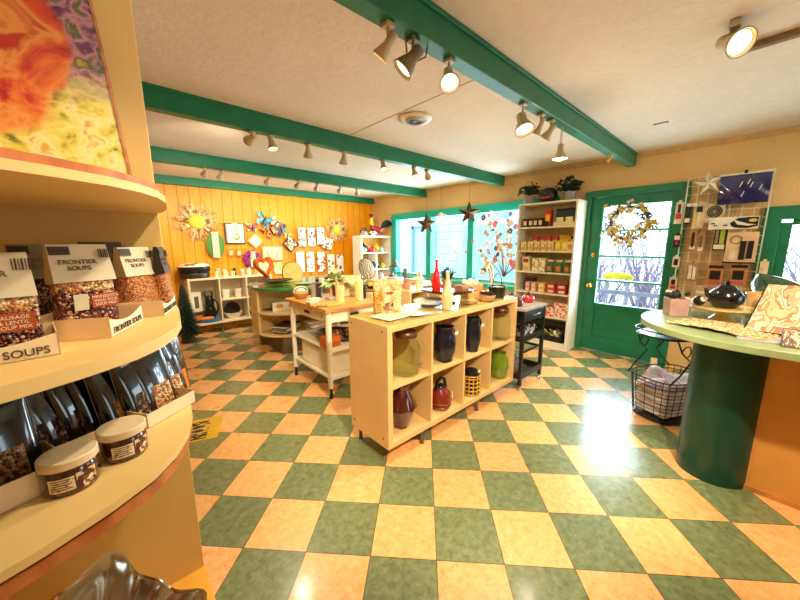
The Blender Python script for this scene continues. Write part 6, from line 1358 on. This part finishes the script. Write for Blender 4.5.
soupbag('soup bag of orange lentils at the far end of the middle curved shelf', (.052, 1.05, ZM+.002), .75, BEAN[1], HEAD, sticker=None, h=.165, w_=.092)
soupbag('dark bag with a grey header tucked behind the orange lentil bag', (-.005, 1.125, ZM), .4, BEAN[2], mat('#2c261e', .4), sticker=None, h=.18, w_=.09, d_=.04)
soupbag('bag of orange lentils turned sideways at the far edge of the middle shelf', (.110, 1.10, ZM+.002), 1.3, BEAN[1], mat('#2c261e', .4), sticker=None, h=.165, w_=.09, d_=.04)

# jars on the low shelf
ZL = 1.0105
def soupjar(lb, c, rz, s=1):
    t = thing('spice_jar', lb, 'jar', c, rz)
    MB().lathe([(.001, 0), (.034, 0), (.0375, .004), (.0375, .042), (.034, .047), (.001, .047)], seg=36).build('glass_body', mat('#4a2010', .15, var=.3, scale=60, coat=1), t)
    MB().lathe([(.001, .047), (.0385, .047), (.0385, .060), (.037, .0615), (.001, .0615)], seg=40).build('lid', mat('#ecd2a2', .4, var=.03), t)
    def band(nm, a0, a1, z0, z1, m, r=.0379):
        b = MB(); b.grid(lambda u, v: (r*math.cos(a0+(a1-a0)*u), r*math.sin(a0+(a1-a0)*u), z0+(z1-z0)*v), 10, 1); return b.build(nm, m, t)
    band('label', -2.4, -1.5, .010, .034, spots(['#f0dcae', '#efe0bc', '#c8a070', '#f2e4c4'], 300, .5)); band('front_label', -1.45, -.7, .006, .036, spots(['#f0e0bc', '#5a2a1c', '#d8a468', '#e8c890', '#8a4a2c'], 160, .5))
    for k in range(5): band('text_line', -2.3, -1.62-.08*(k % 2), .014+k*.004, .0155+k*.004, INK, .0381)
    band('brand_strip', -1.40, -.78, .024, .029, INK, .0381)
    return t
soupjar('squat cream-lidded jar on the low curved shelf, the larger-looking one by the open tray', (-.088, .758, ZL), .1)
soupjar('squat cream-lidded jar on the low curved shelf, the one nearer the shelf tip', (-.016, .806, ZL), .3)
# black-backed pouches standing in a row
def pouchbag(lb, loc, rz, lean, beans, label=True, w_=.105, h_=.165, d_=.042, group=None):
    t = thing('soup_pouch', lb, 'pouch', loc, group=group); t.rotation_euler = (lean, 0, rz)
    rs = []
    for k in range(9):
        f = k/8; ww = w_/2; dd = max(.0015, d_/2*(1-f)**.6*(1+.2*math.sin(PI*f)))
        rs.append([(ww*abs(math.cos(2*PI*j/20))**.4*math.copysign(1, math.cos(2*PI*j/20)), (dd*abs(math.sin(2*PI*j/20))*math.copysign(1, math.sin(2*PI*j/20)))-(0 if math.sin(2*PI*j/20) > 0 else 0), h_*f) for j in range(20)])
    MB().rings(rs).build('pouch', mat('#14110e', .18, var=.2, coat=1), t)
    rs = [[(x*.72, min(y, 0)*1.06-.0006, z) for x, y, z in r] for r in rs[:4]]; MB().rings(rs).build('bean_window', beans, t)
    MB().box(-w_/2, w_/2, -.0008, .0008, h_-.006, h_).build('crimped_seal', mat('#4a443a', .3, .5), t)
    for s in (-1, 1): MB().tube([(s*w_/2, 0, 0), (s*w_/2, 0, h_)], .0011, 4).build('side_seam', mat('#9a8e74', .3, .6), t)
    if label:
        l_ = MB().box(-.033, .033, -.0006, .0006, -.026, .026).build('paper_label', mat('#b8ac8c', .5, var=.1), t, (0, -.0085, h_*.76), (-.09, 0, 0))
        lettering('FRONTIER\nSOUPS', .011, INK, l_, (0, -.001, .008), (PI/2, 0, 0)); MB().box(-.028, .028, -.0015, -.0007, -.02, -.004).build('label_picture', mat('#5a4634', .5), l_)
    return t
rowpts = [(-.175, .80), (-.140, .88), (-.108, .91), (-.076, .93), (-.044, .94), (-.008, .925), (.030, .935), (.060, .955), (.088, .985)]
lbs = ['dark pouch of noodles at the open end of the low shelf', 'black pouch beside the noodle pouch, second in the row on the low shelf', 'black pouch with a hidden label, third in the row on the low shelf', 'black pouch leaning over, fourth in the row on the low shelf',
       'black pouch with a grey label, fifth in the row on the low shelf', 'pouch of golden beans with a white label, sixth along the low shelf', 'plain black pouch, seventh in the row on the low shelf', 'black pouch with pale beans in its window, eighth in the row', 'pouch of pale pasta, ninth and last in the tray row on the low shelf']
for i, (x, y) in enumerate(rowpts):
    pouchbag(lbs[i], (x, y+.03, ZL+.002), (.80, .84, .88, .80, .74, .70, .72, .75, .75)[i] if i > 0 else .5, -.16-.02*(i % 3), [BEAN[3], BEAN[2], BEAN[2], BEAN[2], BEAN[2], BEAN[1], BEAN[2], BEAN[3], BEAN[3]][i], label=i in (1, 3, 4, 5, 6))
t = pouchbag('orange pouch hanging over the far tip of the low curved shelf', (.108, 1.06, ZL+.002), .9, -.05, BEAN[1], label=False, w_=.08); t.children[0].data.materials[0] = mat('#e0781c', .25, var=.4, scale=30, coat=.8)
tray('plain card tray at the open end of the low shelf holding the noodle pouch', (-.165, .795, ZL), .35, .12, .10, .045, txt=False, cut=False)
tray('long low card tray under the black pouches on the low shelf', (-.062, .925, ZL), .42, .15, .07, .028, txt=False, cut=False)
tray('pale card tray at the far tip of the low shelf', (.055, .955, ZL), .62, .13, .085, .033, txt=False, cut=False)

# wavy silver bowl on the base shelf
t = thing('wavy_silver_bowl', 'large polished silver bowl with a wavy rim on the base shelf of the curved unit', 'bowl', (-.17, .93, .345), rot=(.45, .10, 0))
wv = lambda a, r, z: (.10*math.sin(5*a+.6)+.04*math.sin(11*a))*min(1, r/.2)
b = MB(); rs = []
for r, z in [(.001, .0), (.05, .004), (.10, .02), (.15, .06), (.19, .12), (.215, .17), (.22, .172), (.21, .165), (.185, .115), (.145, .055), (.095, .015), (.05, .0), (.001, -.004)]:
    rs.append([(r*(1+wv(a, r, z))*math.cos(a), r*(1+wv(a, r, z))*math.sin(a), z+.035*math.sin(5*a+2)*(r/.2)**2*(z > .03)) for a in [2*PI*i/96 for i in range(96)]])
b.rings(rs); b.build('bowl', CHROME, t)
t = thing('dark_scroll_hook', 'thin dark curled wire lying on the orange base shelf beside the silver bowl', 'wire hook', (.105, .80, .286)); MB().tube([(.0+.03*math.cos(a), .03*math.sin(a)*1.6, .004) for a in [PI*.9-i*.3 for i in range(11)]], .003, 6).build('wire', mat('#4a1410', .4), t)
# leaflet on the floor
pc = [S(192, 428, 0), S(208, 416, 0), S(220, 427, 0), S(198, 447, 0)]
cen = sum(pc, Vector())/4
t = thing('floor_leaflet', 'yellow printed leaflet lying on the floor beside the curved unit', 'leaflet', (cen.x, cen.y, .001), rz=-.35)
MB().box(-.14, .11, -.17, .17, 0, .003).build('sheet', mat('#e8b830', .5, var=.1), t); MB().box(-.10, .03, -.15, .12, .003, .0036).build('black_print', spots(['#2a2418', '#e8c050', '#3a3020', '#d8b060', '#1c1812'], 22, .5, 'cell', (1, 3, 1)), t)
